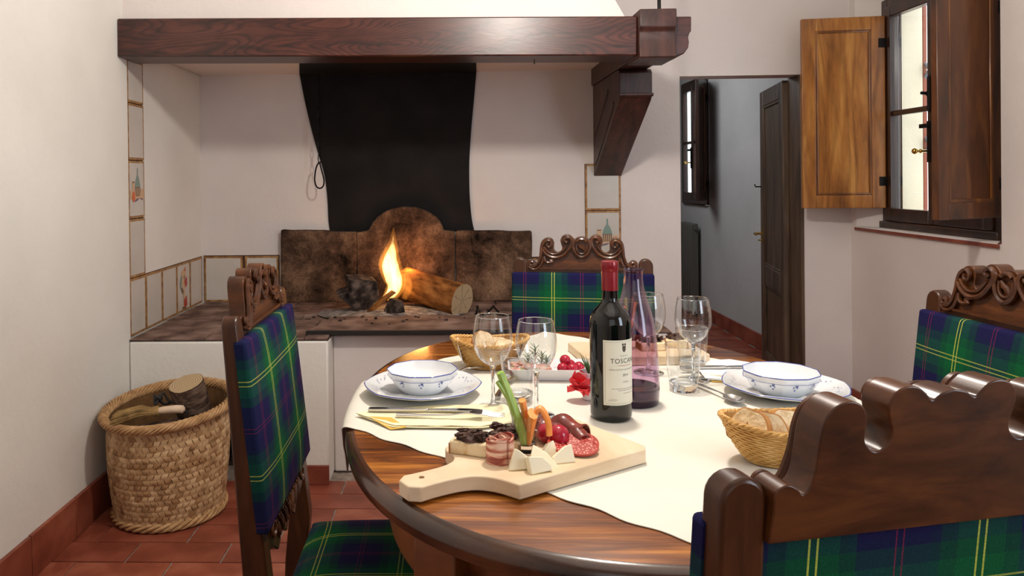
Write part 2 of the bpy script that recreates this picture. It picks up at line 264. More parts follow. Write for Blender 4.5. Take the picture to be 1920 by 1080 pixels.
# ------------------------------------------------------------------ mesh builder
class MB:
    def __init__(s): s.v = []; s.f = []; s.m = []; s.mi = 0
    def add(s, vs, fs, xf=None):
        o = len(s.v)
        s.v += [tuple(xf(Vector(p))) if callable(xf) else (tuple(xf @ Vector(p)) if xf else tuple(p)) for p in vs]
        s.f += [tuple(i+o for i in q) for q in fs]; s.m += [s.mi]*len(fs); return s
    def box(s, x0, x1, y0, y1, z0, z1, xf=None):
        return s.add([(x0,y0,z0),(x1,y0,z0),(x1,y1,z0),(x0,y1,z0),(x0,y0,z1),(x1,y0,z1),(x1,y1,z1),(x0,y1,z1)],
                     [(3,2,1,0),(4,5,6,7),(0,1,5,4),(1,2,6,5),(2,3,7,6),(3,0,4,7)], xf)
    def prism(s, pts, a, b, axis='z', xf=None, nseg=1):
        n = len(pts)
        def P(p, t): return {'z': (p[0], p[1], t), 'y': (p[0], t, p[1]), 'x': (t, p[0], p[1])}[axis]
        vs = []
        for k in range(nseg+1): vs += [P(p, a+(b-a)*k/nseg) for p in pts]
        fs = [tuple(range(n))[::-1], tuple(range(nseg*n, nseg*n+n))]
        for k in range(nseg):
            for i in range(n): j = (i+1) % n; fs.append((k*n+i, k*n+j, (k+1)*n+j, (k+1)*n+i))
        return s.add(vs, fs, xf)
    def lathe(s, prof, seg=32, xf=None, sx=1, sy=1, fr=None, cap=True):
        vs = []; n = len(prof)
        for i in range(seg):
            a = 2*PI*i/seg
            for k, (rr, z) in enumerate(prof):
                q = fr(a, k) if fr else 1
                vs.append((rr*q*sx*math.cos(a), rr*q*sy*math.sin(a), z))
        fs = []
        for i in range(seg):
            j = (i+1) % seg
            for k in range(n-1): fs.append((i*n+k, j*n+k, j*n+k+1, i*n+k+1))
        if cap:
            if prof[0][0] > 1e-5: fs.append(tuple(i*n for i in range(seg))[::-1])
            if prof[-1][0] > 1e-5: fs.append(tuple(i*n+n-1 for i in range(seg)))
        return s.add(vs, fs, xf)
    def tube(s, pts, rad, seg=8, closed=False, xf=None, flat=1, up=None):
        pts = [Vector(p) for p in pts]; n = len(pts); vs = []
        R = rad if hasattr(rad, '__len__') else [rad]*n
        prev = None
        for i, p in enumerate(pts):
            a = pts[(i-1) % n] if (closed or i) else p; c = pts[(i+1) % n] if (closed or i < n-1) else p
            t = (c-a).normalized() if (c-a).length > 1e-9 else Vector((0, 0, 1))
            if prev is None:
                h = Vector(up) if up else (Vector((0, 0, 1)) if abs(t.z) < .9 else Vector((1, 0, 0)))
            else: h = prev
            nn = (h - t*h.dot(t)); nn = nn.normalized() if nn.length > 1e-6 else t.orthogonal().normalized()
            prev = nn; bb = t.cross(nn)
            for k in range(seg):
                an = 2*PI*k/seg; vs.append(p + (nn*math.cos(an)*flat + bb*math.sin(an))*R[i])
        fs = []
        for i in range(n if closed else n-1):
            j = (i+1) % n
            for k in range(seg): l = (k+1) % seg; fs.append((i*seg+k, i*seg+l, j*seg+l, j*seg+k))
        if not closed: fs += [tuple(range(seg))[::-1], tuple(range((n-1)*seg, n*seg))]
        return s.add(vs, fs, xf)
    def grid(s, fn, nu, nv, closeu=False, xf=None):
        vs = [fn(i/(nu if closeu else nu-1), j/(nv-1)) for i in range(nu) for j in range(nv)]
        fs = []
        for i in range(nu if closeu else nu-1):
            k = (i+1) % nu
            for j in range(nv-1): fs.append((i*nv+j, k*nv+j, k*nv+j+1, i*nv+j+1))
        return s.add(vs, fs, xf)
    def sphere(s, c, rad, seg=16, rings=10, sc=(1, 1, 1), xf=None, nz=0, ns=30):
        prof = []
        def fn(a, b):
            th = 2*PI*a; ph = PI*b; d = Vector((math.sin(ph)*math.cos(th), math.sin(ph)*math.sin(th), -math.cos(ph)))
            k = rad*(1+(noise.noise(Vector(c)*7+d*rad*ns)*nz if nz else 0))
            return (c[0]+d.x*k*sc[0], c[1]+d.y*k*sc[1], c[2]+d.z*k*sc[2])
        return s.grid(fn, seg, rings, True, xf)
    def mesh(s, name, mats, smooth=True, angle=40):
        me = bpy.data.meshes.new(name); me.from_pydata(s.v, [], s.f)
        for q in (mats if isinstance(mats, (list, tuple)) else [mats]): me.materials.append(q)
        me.polygons.foreach_set('material_index', s.m); me.update()
        bm = bmesh.new(); bm.from_mesh(me); bmesh.ops.remove_doubles(bm, verts=bm.verts, dist=1e-6); bmesh.ops.recalc_face_normals(bm, faces=bm.faces)
        if smooth:
            lim = math.radians(angle)
            for fc in bm.faces: fc.smooth = True
            for e in bm.edges:
                if len(e.link_faces) != 2 or e.calc_face_angle(0) > lim: e.smooth = False
        bm.to_mesh(me); bm.free(); return me
def add(name, mb, mats, parent=None, bevel=0, smooth=True, loc=None, rot=None, angle=40, solid=0, seg=2):
    me = mb.mesh(name, mats, smooth, angle) if isinstance(mb, MB) else mb
    o = bpy.data.objects.new(name, me); COL.objects.link(o)
    if parent: o.parent = parent
    if loc: o.location = loc
    if rot: o.rotation_euler = rot
    if bevel:
        b = o.modifiers.new('bevel', 'BEVEL'); b.width = bevel; b.segments = seg; b.limit_method = 'ANGLE'; b.angle_limit = math.radians(35); b.harden_normals = False
    if solid:
        b = o.modifiers.new('solid', 'SOLIDIFY'); b.thickness = solid; b.offset = 0
    return o
def thing(name, label, cat, loc=(0, 0, 0), rz=0, group=None):
    o = bpy.data.objects.new(name, None); COL.objects.link(o); o.location = loc; o.rotation_euler = (0, 0, rz); o.empty_display_size = .05
    o['label'] = label; o['category'] = cat
    if group: o['group'] = group
    return o
def tag(o, label, cat, group=None):
    o['label'] = label; o['category'] = cat
    if group: o['group'] = group
    return o
def struct(name, mb, mats, parent=None, **k):
    o = add(name, mb, mats, parent, **k)
    if not parent: o['kind'] = 'structure'
    return o
def copy_tree(o, parent=None):
    c = o.copy(); COL.objects.link(c)
    if parent: c.parent = parent
    for ch in list(o.children): copy_tree(ch, c)
    return c
def cat(pts, n=6, closed=False):
    P = [Vector(p) for p in pts]; N = len(P); out = []
    for i in range(N if closed else N-1):
        p0 = P[(i-1) % N] if (closed or i) else P[0]; p1 = P[i]; p2 = P[(i+1) % N]; p3 = P[(i+2) % N] if (closed or i < N-2) else P[-1]
        for k in range(n):
            t = k/n; out.append(.5*((2*p1)+(-p0+p2)*t+(2*p0-5*p1+4*p2-p3)*t*t+(-p0+3*p1-3*p2+p3)*t**3))
    if not closed: out.append(P[-1])
    return out
def RZ(a): return Matrix.Rotation(a, 4, 'Z')
def TR(x, y, z): return Matrix.Translation((x, y, z))
# ================================================================== THE ROOM
XL, XR, YB, ZC = -1.3, 2.0, 3.84, 2.75
# left wall: front part stands 12 mm proud of the tiled alcove part
b = MB(); b.prism([(XL, -2.2), (XL, 2.955), (XL-.012, 2.965), (XL-.012, YB+.2), (XL-.3, YB+.2), (XL-.3, -2.2)], 0, ZC, 'z')
wall_left = struct('wall_left', b, PLA)
b = MB()   # back wall with doorway (x 1.148..1.765, top 1.705)
b.box(XL-.3, 1.148, YB, YB+.13, 0, ZC); b.box(1.148, 1.765, YB, YB+.13, 1.705, ZC); b.box(1.765, 2.27, YB, YB+.13, 0, ZC)
wall_back = struct('wall_back', b, PLR)
# right wall with window niche; splayed reveal from wall face x=2.0 to frame x=2.1
NY0, NY1, NZ0, NZ1 = 2.80, 3.79, .935, 2.10      # niche at the wall face
FY0, FY1, FZ0, FZ1 = 2.91, 3.705, .937, 2.035    # frame opening
b = MB(); b.box(XR, XR+.27, -2.2, NY0, 0, ZC); b.box(XR, XR+.27, NY1, YB, 0, ZC); b.box(XR, XR+.27, NY0, NY1, 0, NZ0); b.box(XR, XR+.27, NY0, NY1, NZ1, ZC)
b.prism([(XR, NY0), (XR+.1, FY0), (XR+.27, FY0-.02), (XR+.27, NY0)], NZ0, NZ1); b.prism([(XR, NY1), (XR+.27, NY1), (XR+.27, FY1+.02), (XR+.1, FY1)], NZ0, NZ1)
b.box(XR+.1, XR+.27, FY0, FY1, FZ1, NZ1)
wall_right = struct('wall_right', b, PLR)
b = MB(); b.box(XL-.3, XR+.27, -2.35, -2.2, 0, ZC); struct('wall_front', b, PLA)
b = MB(); b.box(XL-.3, XR+.27, -2.2, YB+.13, ZC, ZC+.1); struct('ceiling', b, PLA)
# far room beyond the doorway
b = MB(); w0, w1 = 6.24, 6.92
b.box(2.1, 2.17, YB+.13, w0, 0, ZC); b.prism([(2.1, w1), (2.17, w1+.25), (2.17, 8.2), (2.1, 8.2)], 0, ZC); b.box(2.1, 2.17, w0, w1, 0, .95); b.box(2.1, 2.17, w0, w1, 2.03, ZC)
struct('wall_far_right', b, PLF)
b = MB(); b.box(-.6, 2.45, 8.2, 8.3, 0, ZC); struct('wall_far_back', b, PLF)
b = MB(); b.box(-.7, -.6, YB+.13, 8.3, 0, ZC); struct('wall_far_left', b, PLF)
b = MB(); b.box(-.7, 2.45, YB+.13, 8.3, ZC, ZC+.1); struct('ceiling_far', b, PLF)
# floor: grout bed with each brick tile on it
b = MB(); b.box(XL-.3, XR+.27, -2.35, 8.3, -.1, -.004); floor = struct('floor', b, GROUT)
TL, TH = .305, .128
me = [add_me for add_me in (MB().box(-TL/2+.0035, TL/2-.0035, -TH/2+.003, TH/2-.003, -.012, 0).mesh('tile', q) for q in (TERRA, TERRA2))]
k = 0
for row in range(24):
    y = .92 + .0 + row*TH
    y0 = 2.329-11*TH + row*TH + TH/2
    if y0 > YB+.13: break
    off = 0 if row % 2 == 0 else TL/2
    x = -1.207 + off - TL*1
    while x < XR+TL/2:
        cx = x+TL/2
        lo, hi = max(cx-TL/2, XL), min(cx+TL/2, XR)
        if hi-lo > .03 and not (y0 > 2.98 and cx < .8):
            o = bpy.data.objects.new('tile', me[random.random() < .45]); COL.objects.link(o); o.parent = floor
            o.location = ((lo+hi)/2, y0, random.uniform(-.0008, .0008)); o.scale = ((hi-lo)/TL, 1, 1); o.rotation_euler = (random.uniform(-.003, .003), random.uniform(-.002, .002), random.uniform(-.004, .004)); k += 1
        x += TL
b = MB()
for row in range(34):
    for c in range(6):
        x0 = .55+c*TL+(row % 2)*TL/2
        if x0 < 2.05: b.box(x0+.003, min(x0+TL-.003, 2.1), YB+.14+row*TH, YB+.14+(row+1)*TH-.006, -.012, 0)
o = add('far_floor_tiles', b, TERRA2, floor); o['kind'] = 'stuff'
b = MB(); y = .5
for row in range(15):
    for c in range(12):
        x0 = XL+c*TL+(row % 2)*-TL/2
        if x0+TL < XR and x0 > XL-.01: b.box(x0+.003, x0+TL-.003, -.9+row*TH, -.9+(row+1)*TH-.006, -.012, 0)
o = add('near_floor_tiles', b, TERRA, floor); o['kind'] = 'stuff'
# baseboards of terracotta pieces
bl = bpy.data.objects.new('baseboard_left', MB().box(XL-.001, XL+.004, -2.2, 2.94, 0, .128).mesh('baseboard_left', GROUT)); COL.objects.link(bl); bl['kind'] = 'structure'
y = 2.49+.27
ys = [2.94, 2.76, 2.49, 2.22, 1.95, 1.68, 1.41, 1.14, .87, .6, .33]
for i in range(len(ys)-1):
    b = MB(); b.box(XL, XL+.014, ys[i+1]+.002, ys[i]-.002, .001, .134+random.uniform(-.002, .002)); add('skirting_tile', b, TERRA2 if i % 2 else TERRA, bl, bevel=.002)
br = struct('baseboard_right', MB().box(XR-.004, XR+.001, -2.2, YB, 0, .115), GROUT)
y = YB-.002
while y > .6:
    b = MB(); b.box(XR-.014, XR, y-.296, y-.002, .001, .12); add('skirting_tile', b, TERRA if int(y*10) % 2 else TERRA2, br, bevel=.002); y -= .30
bf = struct('baseboard_far', MB().box(2.096, 2.101, 3.97, 8.2, 0, .10), GROUT)
y = 8.19
while y > 4.3:
    b = MB(); b.box(2.086, 2.1, y-.296, y-.002, .001, .105); add('skirting_tile', b, TERRA2, bf, bevel=.002); y -= .30
bb = struct('baseboard_back', MB().box(1.775, XR, YB-.004, YB+.001, 0, .11), GROUT)
b = MB(); b.box(1.78, XR-.016, YB-.014, YB, .001, .12); add('skirting_tile', b, TERRA2, bb, bevel=.002)
b = MB(); b.box(.93, 1.145, YB-.014, YB, .001, .12); add('skirting_tile', b, TERRA, bb, bevel=.002)

# ================================================================== WINDOW 1 (right wall)
def window(name, y0, y1, z0, z1, x, dep=.045):
    fw = .05
    b = MB(); b.box(x-.02, x+dep, y1-fw, y1, z0, z1); b.box(x-.02, x+dep, y0, y0+fw, z0, z1); b.box(x-.02, x+dep, y0+fw, y1-fw, z1-fw, z1); b.box(x-.02, x+dep, y0+fw, y1-fw, z0, z0+fw)
    win = struct(name, b, FRAME, bevel=.004)
    ym = (y0+y1)/2
    for a, c in ((ym+.002, y1-fw+.012), (y0+fw-.012, ym-.002)):
        s = .05; sa = .030 if a > ym else s; sc = .030 if a < ym else s; zt, zb = z1-fw+.01, z0+fw-.012
        b = MB(); b.box(x-.03, x+.012, a, a+sa, zb, zt); b.box(x-.03, x+.012, c-sc, c, zb, zt); b.box(x-.03, x+.012, a+sa, c-sc, zb, zb+s+.01); b.box(x-.03, x+.012, a+sa, c-sc, zt-s, zt)
        mz = (zb+zt)/2; b.box(x-.022, x+.008, a+sa, c-sc, mz-.012, mz+.012)
        cs = add('casement', b, FRAME, win, bevel=.004)
        for q0, q1 in ((zb+s+.01, mz-.012), (mz+.012, zt-s)):
            g = MB(); g.box(x-.010, x-.006, a+sa-.004, c-sc+.004, q0-.003, q1+.003); add('pane', g, PANE, cs)
    # lever and knob of the casement lock
    b = MB(); kz = z0+.36; b.tube([(x-.035, ym+.03, kz), (x-.075, ym+.03, kz)], .006); b.sphere((x-.085, ym+.03, kz), .013); b.sphere((x-.06, ym+.03, kz), .009)
    add('window_knob', b, BRASS, win)
    b = MB(); b.box(x-.038, x-.03, ym-.012, ym+.012, z0+.06, z1-.06) if False else b.box(x-.04, x-.03, ym-.006, ym+.02, kz-.05, kz+.13); b.box(x-.055, x-.035, ym, ym+.05, kz+.1, kz+.118)
    add('lock_bar', b, IRON, win)
    return win
win1 = window('window_1', FY0, FY1, FZ0, FZ1, 2.1)
b = MB(); b.box(2.062, 2.10, FY0, FY1, FZ0-.001, FZ0+.035); add('window_rail', b, FRAME, win1, bevel=.005)
# terracotta sill and diagonal iron grille, cream outer reveal
b = MB(); b.prism([(XR-.012, NY0), (XR-.012, NY1-.0), (XR+.09, FY1+.03), (XR+.09, FY0-.02)], NZ0-.014, NZ0+.001)
struct('trim_1', b, TERRA2, bevel=.002)
b = MB(); b.prism([(XR-.0125, NY0+.005), (XR+.075, FY0), (XR+.075, FY1+.01), (XR-.0125, NY1-.005)], NZ0+.001, NZ0+.004); struct('trim_2', b, PLR)
b = MB()
b.box(2.15, 2.268, FY1-.012, FY1+.01, FZ0, FZ1); b.box(2.15, 2.268, FY0-.01, FY0+.012, FZ0, FZ1); b.box(2.15, 2.268, FY0, FY1, FZ0-.01, FZ0+.02)
struct('trim_3', b, CREAM)
gr = thing('window_grille', 'diagonal blue-grey iron grille bars outside the near window', 'grille', (2.285, (FY0+FY1)/2, FZ0))
GR = plain('grille_paint', S(120, 134, 150), .5, metal=.2)
hy = (FY1-FY0)/2
for k in range(-1, 4):
    z = k*.36
    for s in (1, -1):
        p0, p1 = Vector((0, -hy*s, z)), Vector((0, hy*s, z+.8))
        t0 = max(0, (0.01-z)/.8); t1 = min(1, (1.07-z)/.8)
        if t1 > t0:
            b = MB(); b.tube([p0.lerp(p1, t0), p0.lerp(p1, t1)], .008, 6); add('bar', b, GR, gr)
b = MB(); b.box(2.272, 2.292, FY1-.01, FY1+.03, FZ0, FZ1); tag(add('outer_shutter_edge', b, REDBR, bevel=.004), 'brick-red shutter edge outside the near window pane', 'shutter')
# far window
win2 = window('window_2', 6.24, 6.92, .955, 2.03, 2.1, .016)
# ---------------------------------------------------------------- shutters
def shutter(name, label, P, dirv, w, h, mt, hw=None, flip=1):
    """P hinge bottom, dirv unit direction away from hinge"""
    a = math.atan2(dirv[1], dirv[0])
    t = thing(name, label, 'shutter', P, a)
    th = .026; sw = .062
    # stiles & rails
    for x0, x1 in ((0, sw), (w-sw, w)):
        b = MB(); b.box(x0, x1, -th/2, th/2, 0, h); add('stile', b, mt, t, bevel=.003)
    for z0, z1 in ((0, sw), (h-sw, h)):
        b = MB(); b.box(sw, w-sw, -th/2, th/2, z0, z1); add('rail', b, mt, t, bevel=.003)
    b = MB()
    for s in (-1, 1):
        y = s*(th/2)
        for (x0, x1, z0, z1) in ((sw, sw+.012, sw, h-sw), (w-sw-.012, w-sw, sw, h-sw), (sw, w-sw, sw, sw+.012), (sw, w-sw, h-sw-.012, h-sw)):
            b.box(x0, x1, min(y*.3, y*.92), max(y*.3, y*.92), z0, z1)
    add('moulding', b, SHUTM, t, bevel=.004)
    b = MB(); b.box(sw-.005, w-sw+.005, -.006, .006, sw-.005, h-sw+.005); add('panel', b, mt, t)
    for z in (.028, h-.028):
        for x in (.03, w-.03): b = MB(); b.lathe([(0, -.001), (.005, 0), (.004, .003), (0, .004)], 10, TR(x, -th/2, z) @ Matrix.Rotation(PI/2, 4, 'X')); add('peg', b, FRAME, t)
    for z in (h*.14, h*.86):
        b = MB(); b.tube([(-.008, 0, z-.03), (-.008, 0, z+.03)], .007); b.box(-.01, .03, -.016, .016, z-.022, z+.022); add('hinge', b, IRON, t)
    return t
s1 = shutter('window_shutter', 'honey-brown panelled wooden shutter swung open left of the near window', (2.068, 3.66, 1.035), Vector((-.38, .05, 0)).normalized(), .375, .92, SHUT)
s2 = shutter('window_shutter', 'dark brown panelled shutter swung open over the right half of the near window', (2.07, 2.90, 1.03), Vector((-.37, -.16, 0)).normalized(), .368, .92, SHUTD)
b = MB(); b.box(.335, .375, -.022, -.012, .40, .52); b.lathe([(0, 0), (.016, .004), (.012, .014), (0, .018)], 12, TR(.352, -.02, .46) @ Matrix.Rotation(PI/2, 4, 'X')); b.tube([(.33, -.03, .46), (.385, -.035, .462)], .006); b.sphere((.35, -.02, .52), .013); b.sphere((.35, -.02, .40), .013)
add('latch', b, IRON, s2)
s3 = shutter('window_shutter', 'small dark shutter swung open beside the window in the room beyond the doorway', (2.065, 6.22, 1.0), Vector((-.16, -.28, 0)).normalized(), .30, .98, FRAME)
# ================================================================== DOOR (leaf swung into the far room)
P0, P1 = Vector((1.742, 3.985)), Vector((1.862, 4.57)); dl = (P1-P0).length; da = math.atan2(P1.y-P0.y, P1.x-P0.x)
door = bpy.data.objects.new('door_1', None); COL.objects.link(door); door.location = (P0.x, P0.y, .01); door.rotation_euler = (0, 0, da); door['kind'] = 'structure'
H = 1.685; sw = .085
for x0, x1 in ((0, sw), (dl-sw, dl)):
    b = MB(); b.box(x0, x1, -.018, .018, 0, H); add('stile', b, DOORW, door, bevel=.004)
for z0, z1 in ((0, .14), (.55, .66), (H-.09, H)):
    b = MB(); b.box(sw, dl-sw, -.018, .018, z0, z1); add('rail', b, DOORW, door, bevel=.004)
for z0, z1 in ((.14, .55), (.66, H-.09)):
    b = MB(); b.box(sw, dl-sw, -.006, .006, z0, z1); add('panel', b, DOORW, door)
    b = MB()
    for (x0, x1, q0, q1) in ((sw, sw+.014, z0, z1), (dl-sw-.014, dl-sw, z0, z1), (sw, dl-sw, z0, z0+.014), (sw, dl-sw, z1-.014, z1)):
        b.box(x0, x1, .004, .015, q0, q1)
    add('moulding', b, DOORW, door, bevel=.003)
b = MB(); hx = dl-.04; b.box(hx-.012, hx+.012, .018, .022, .78, .88); b.tube([(hx, .02, .84), (hx, .055, .84), (hx+.002, .06, .84), (hx-.06, .062, .838)], .007, 8); b.tube([(hx, .02, .80), (hx, .04, .80)], .004)
add('door_handle', b, BRASS, door)
b = MB(); b.tube([(hx+.01, .018, 1.12), (hx+.01, .05, 1.12), (hx+.01, .055, 1.135)], .004); add('hook', b, IRON, door)
b = MB(); b.box(1.748, 1.766, YB-.004, YB+.135, 0, 1.704); struct('door_frame', b, DOORW, bevel=.004)
# radiator in the far room
t = thing('radiator', 'slim dark radiator under the window in the room beyond the doorway', 'radiator', (2.04, 6.62, .05))
for k in range(6):
    b = MB(); pr = [(-.035, .03), (-.03, .01), (.03, .01), (.035, .03), (.035, .70), (.03, .74), (-.03, .74), (-.035, .70)]
    b.prism(pr, k*.06-.18, k*.06-.135, 'y'); add('column', b, RADM, t, bevel=.006)
b = MB(); b.tube([(0, -.2, .7), (0, .2, .7)], .012); add('pipe', b, RADM, t); b = MB(); b.tube([(0, -.2, .06), (0, .2, .06)], .012); b.tube([(0, -.15, .0-.05), (0, -.15, .05)], .01); b.tube([(0, .15, -.05), (0, .15, .05)], .01); add('pipe', b, RADM, t)

# ================================================================== FIREPLACE
ZH = .575
t = thing('hearth', 'raised white plastered hearth with a sooty brick top in the corner alcove', 'hearth', (-.4, 2.94, 0))
X0, Y0 = -.4, 2.94
b = MB(); o0 = (-X0, -Y0)
def bx(b, x0, x1, y0, y1, z0, z1): b.box(x0-X0, x1-X0, y0-Y0, y1-Y0, z0, z1)
# left pier with log opening
b.prism([(XL-X0+.001, 0), (-1.0-X0, 0), (-1.0-X0, .262), (-.74-X0, .262), (-.74-X0, 0), (-.505-X0, 0), (-.505-X0, .564), (XL-X0+.001, .564)], 2.938-Y0, 3.40-Y0, 'y'); b.box(XL-X0+.001, -.505-X0, 3.401-Y0, YB-Y0-.001, 0, .564)
pier = add('pier', b, PLA, t, bevel=.008)
b = MB(); bx(b, -.505, .87, 3.055, YB, 0, .564); add('low_wall', b, PLR, t, bevel=.008)
b = MB(); bx(b, -1.0, -.74, 3.39, 3.40, 0, .26); bx(b, -1.0, -.995, 2.96, 3.4, 0, .26); bx(b, -.745, -.74, 2.96, 3.4, 0, .26); add('log_recess', b, SOOT_AND_SHADE, t)  # black lining: the darkness inside the recess put into its colour
b = MB(); bx(b, -.73, -.505, 2.926, 2.937, 0, .075); add('skirting_tile', b, TERRA2, t, bevel=.002)
b = MB(); bx(b, XL-.0, -.505, 2.942, YB, .5645, ZH-.006); bx(b, -.505, .87, 3.06, YB, .5645, ZH-.006); add('mortar_bed', b, HEARTHG, t)
bw, bh = .2, .128
mh = MB().box(-.5, .5, -.5, .5, -.5, .5)
row = 0; y = YB-.002
while y > 2.95:
    yn = max(y-bh, 2.935); x = XL-(.0 if row % 2 else bw*.5)
    while x < .87:
        a, c = max(x, XL+.001), min(x+bw, .87); yy = yn
        if c < -.5: yy = yn
        elif yn < 3.05: yy = 3.048
        if a < -.505 < c and yn < 3.05: c = -.507; yy = yn
        if c-a > .02 and y-yy > .02:
            b = MB(); b.box(a-X0+.002, c-X0-.002, yy-Y0+.002, y-Y0-.002, ZH-.009, ZH+random.uniform(-.002, .002)); add('brick', b, HEARTHB, t, bevel=.003)
        x += bw
    y = yn; row += 1
t = thing('hearth_slab', 'long thin sooty stone slab with a dark front edge lying on the hearth', 'slab', (-.19, 3.2, ZH+.003))
b = MB(); b.prism([(-.41, -.19), (.0, -.195), (.43, -.19), (.45, .12), (.2, .14), (-.36, .13)], 0, .012); add('slab_top', b, HEARTHB, t, bevel=.003)
b = MB(); b.box(-.415, .435, -.202, -.190, -.006, .014); add('edge_strip', b, plain('burnt_edge', S(24, 16, 13), .7), t, bevel=.002)
# tiles on the walls
def tile(parent, plane, a0, a1, z0, z1):
    """glazed tile with painted brown border. plane 'L' on left wall, 'B' on back wall"""
    g = .002; bw = .0095; th = .007
    b = MB()
    def P(a, d, z): return (XL-.012+d, a, z) if plane == 'L' else (a, YB-d, z)
    A0, A1, Z0, Z1 = a0+g, a1-g, z0+g, z1-g
    o = [P(A0, 0, Z0), P(A1, 0, Z0), P(A1, 0, Z1), P(A0, 0, Z1)]; q = [P(A0, th, Z0), P(A1, th, Z0), P(A1, th, Z1), P(A0, th, Z1)]
    i = [P(A0+bw, th+.0005, Z0+bw), P(A1-bw, th+.0005, Z0+bw), P(A1-bw, th+.0005, Z1-bw), P(A0+bw, th+.0005, Z1-bw)]
    b.mi = 1; b.add(o+q+i, [(0, 1, 5, 4), (1, 2, 6, 5), (2, 3, 7, 6), (3, 0, 4, 7), (3, 2, 1, 0), (4, 5, 9, 8), (5, 6, 10, 9), (6, 7, 11, 10), (7, 4, 8, 11)])
    b.mi = 0; b.add(i, [(0, 1, 2, 3)])
    return add('tile', b, [TILEW, TILEB], parent, smooth=False)
JB = MB()
for y0, y1, z0, z1 in ((2.963, 3.12, ZH, 1.70), (3.12, 3.84, ZH, .812)): JB.box(XL-.012, XL-.0105, y0, y1, z0, z1)
for x0, x1, z0, z1 in ((XL, -.906, ZH, .815), (.39, .86, ZH, .795), (.664, .846, .79, 1.266)): JB.box(x0, x1, YB-.0015, YB, z0, z1)
o = struct('trim_4', JB, TILEJ)
ZB = [ZH, .810, 1.050, 1.288, 1.520, 1.70]
for i in range(5):
    tl = tile(wall_left, 'L', 2.964, 3.122, ZB[i], ZB[i+1])
    if i == 2: TILE_FLASK = tl
YT = [3.122, 3.297, 3.473, 3.649, 3.828]
for i in range(4):
    tl = tile(wall_left, 'L', YT[i], YT[i+1], ZH, .811)
    if i == 2: TILE_CHEF = tl
XB = [XL-.008, -1.095, -.908]
for i in range(2): tile(wall_back, 'B', XB[i]+.01, XB[i+1], ZH, .812)
XC = [.395, .53, .664, .846]
for i in range(2): tile(wall_back, 'B', XC[i], XC[i+1], ZH, .79)
ZC2 = [ZH, .79, 1.028, 1.266]
for i in range(3):
    tl = tile(wall_back, 'B', .664, .846, ZC2[i], ZC2[i+1])
    if i == 1: TILE_F2 = tl
def flask(par, plane, a, z, s, m=1, orange=True):
    """painted still life on a tile: straw-covered flask, cup, fruit"""
    d = .0085
    def P(p): return (XL-.012+d+p[2] if plane == 'L' else a+p[0]*s*m, a+p[0]*s*m if plane == 'L' else YB-d-p[2], z+p[1]*s)
    def poly(pts, mt, lay=0):
        b = MB(); n = len(pts); b.add([P((x, y, lay*.0003)) for x, y in pts], [tuple(range(n))]); add('tile_print', b, mt, par, smooth=False)
    neck = [(-.05, .95), (.05, .95), (.05, .62), (.16, .45), (.26, .2), (.28, .05), (-.28, .05), (-.26, .2), (-.16, .45), (-.05, .62)]
    poly([(-.85, -.55), (.7, -.55), (.7, -.15), (-.85, -.1)], PR_P, 0)
    poly(neck, PR_G, 1)
    poly([(-.29, .05), (.29, .05), (.24, -.4), (-.24, -.4)], PR_B, 2)
    for k in range(4): poly([(-.2+k*.12, .0), (-.16+k*.12, .0), (-.15+k*.11, -.36), (-.19+k*.11, -.36)], PR_P, 3)
    poly([(-.62, .3), (-.34, .3), (-.36, -.1), (-.6, -.1)], PR_P, 2); poly([(-.6, .31), (-.36, .31), (-.38, .24), (-.58, .24)], PR_B, 3)
    poly([(-.48+.16*math.cos(k/12*2*PI), -.42+.26*math.sin(k/12*2*PI)) for k in range(12)], PR_O if orange else PR_B, 4)
    poly([(.3, -.25), (.65, -.2), (.62, -.02), (.35, -.05)], PR_P, 4); poly([(.2, -.5), (.6, -.62), (.5, -.5)], PR_V, 4); poly([(-.4, -.68), (0, -.6), (.1, -.48), (-.25, -.55)], PR_V, 4)
flask(TILE_FLASK, 'L', 3.05, 1.175, .085, 1)
flask(TILE_F2, 'B', .775, .905, .085, 1)
def chef(par):
    d = .0085
    def poly(pts, mt, lay):
        b = MB(); b.add([(XL-.012+d+lay*.0003, 3.561+x, .69+z) for x, z in pts], [tuple(range(len(pts)))]); add('tile_print', b, mt, par, smooth=False)
    poly([(-.03, .075), (.0, .09), (.03, .07), (.035, .03), (.01, .0), (-.03, .01), (-.045, .04)], PR_P, 0)
    poly([(-.045, .05), (-.02, .06), (-.03, .02), (-.05, .0), (-.055, .02)], PR_G, 1)
    poly([(.0, .03), (.04, .05), (.045, .01), (.02, -.005)], PR_R, 1); poly([(-.045, .0), (-.02, -.03), (.0, -.02), (-.03, .01)], PR_B, 2)
    poly([(-.01, .0), (.015, .0), (.012, -.09), (-.006, -.09)], PR_P, 1); poly([(-.005, -.06), (.035, -.04), (.04, -.09), (.0, -.1)], PR_R, 2); poly([(-.02, -.09), (.03, -.095), (.02, -.105), (-.03, -.1)], PR_B, 3)
    poly([(.0, .08), (.02, .1), (.025, .075)], PR_O, 2); poly([(-.005, .05), (.01, .06), (.012, .035)], PR_V, 3)
chef(TILE_CHEF)
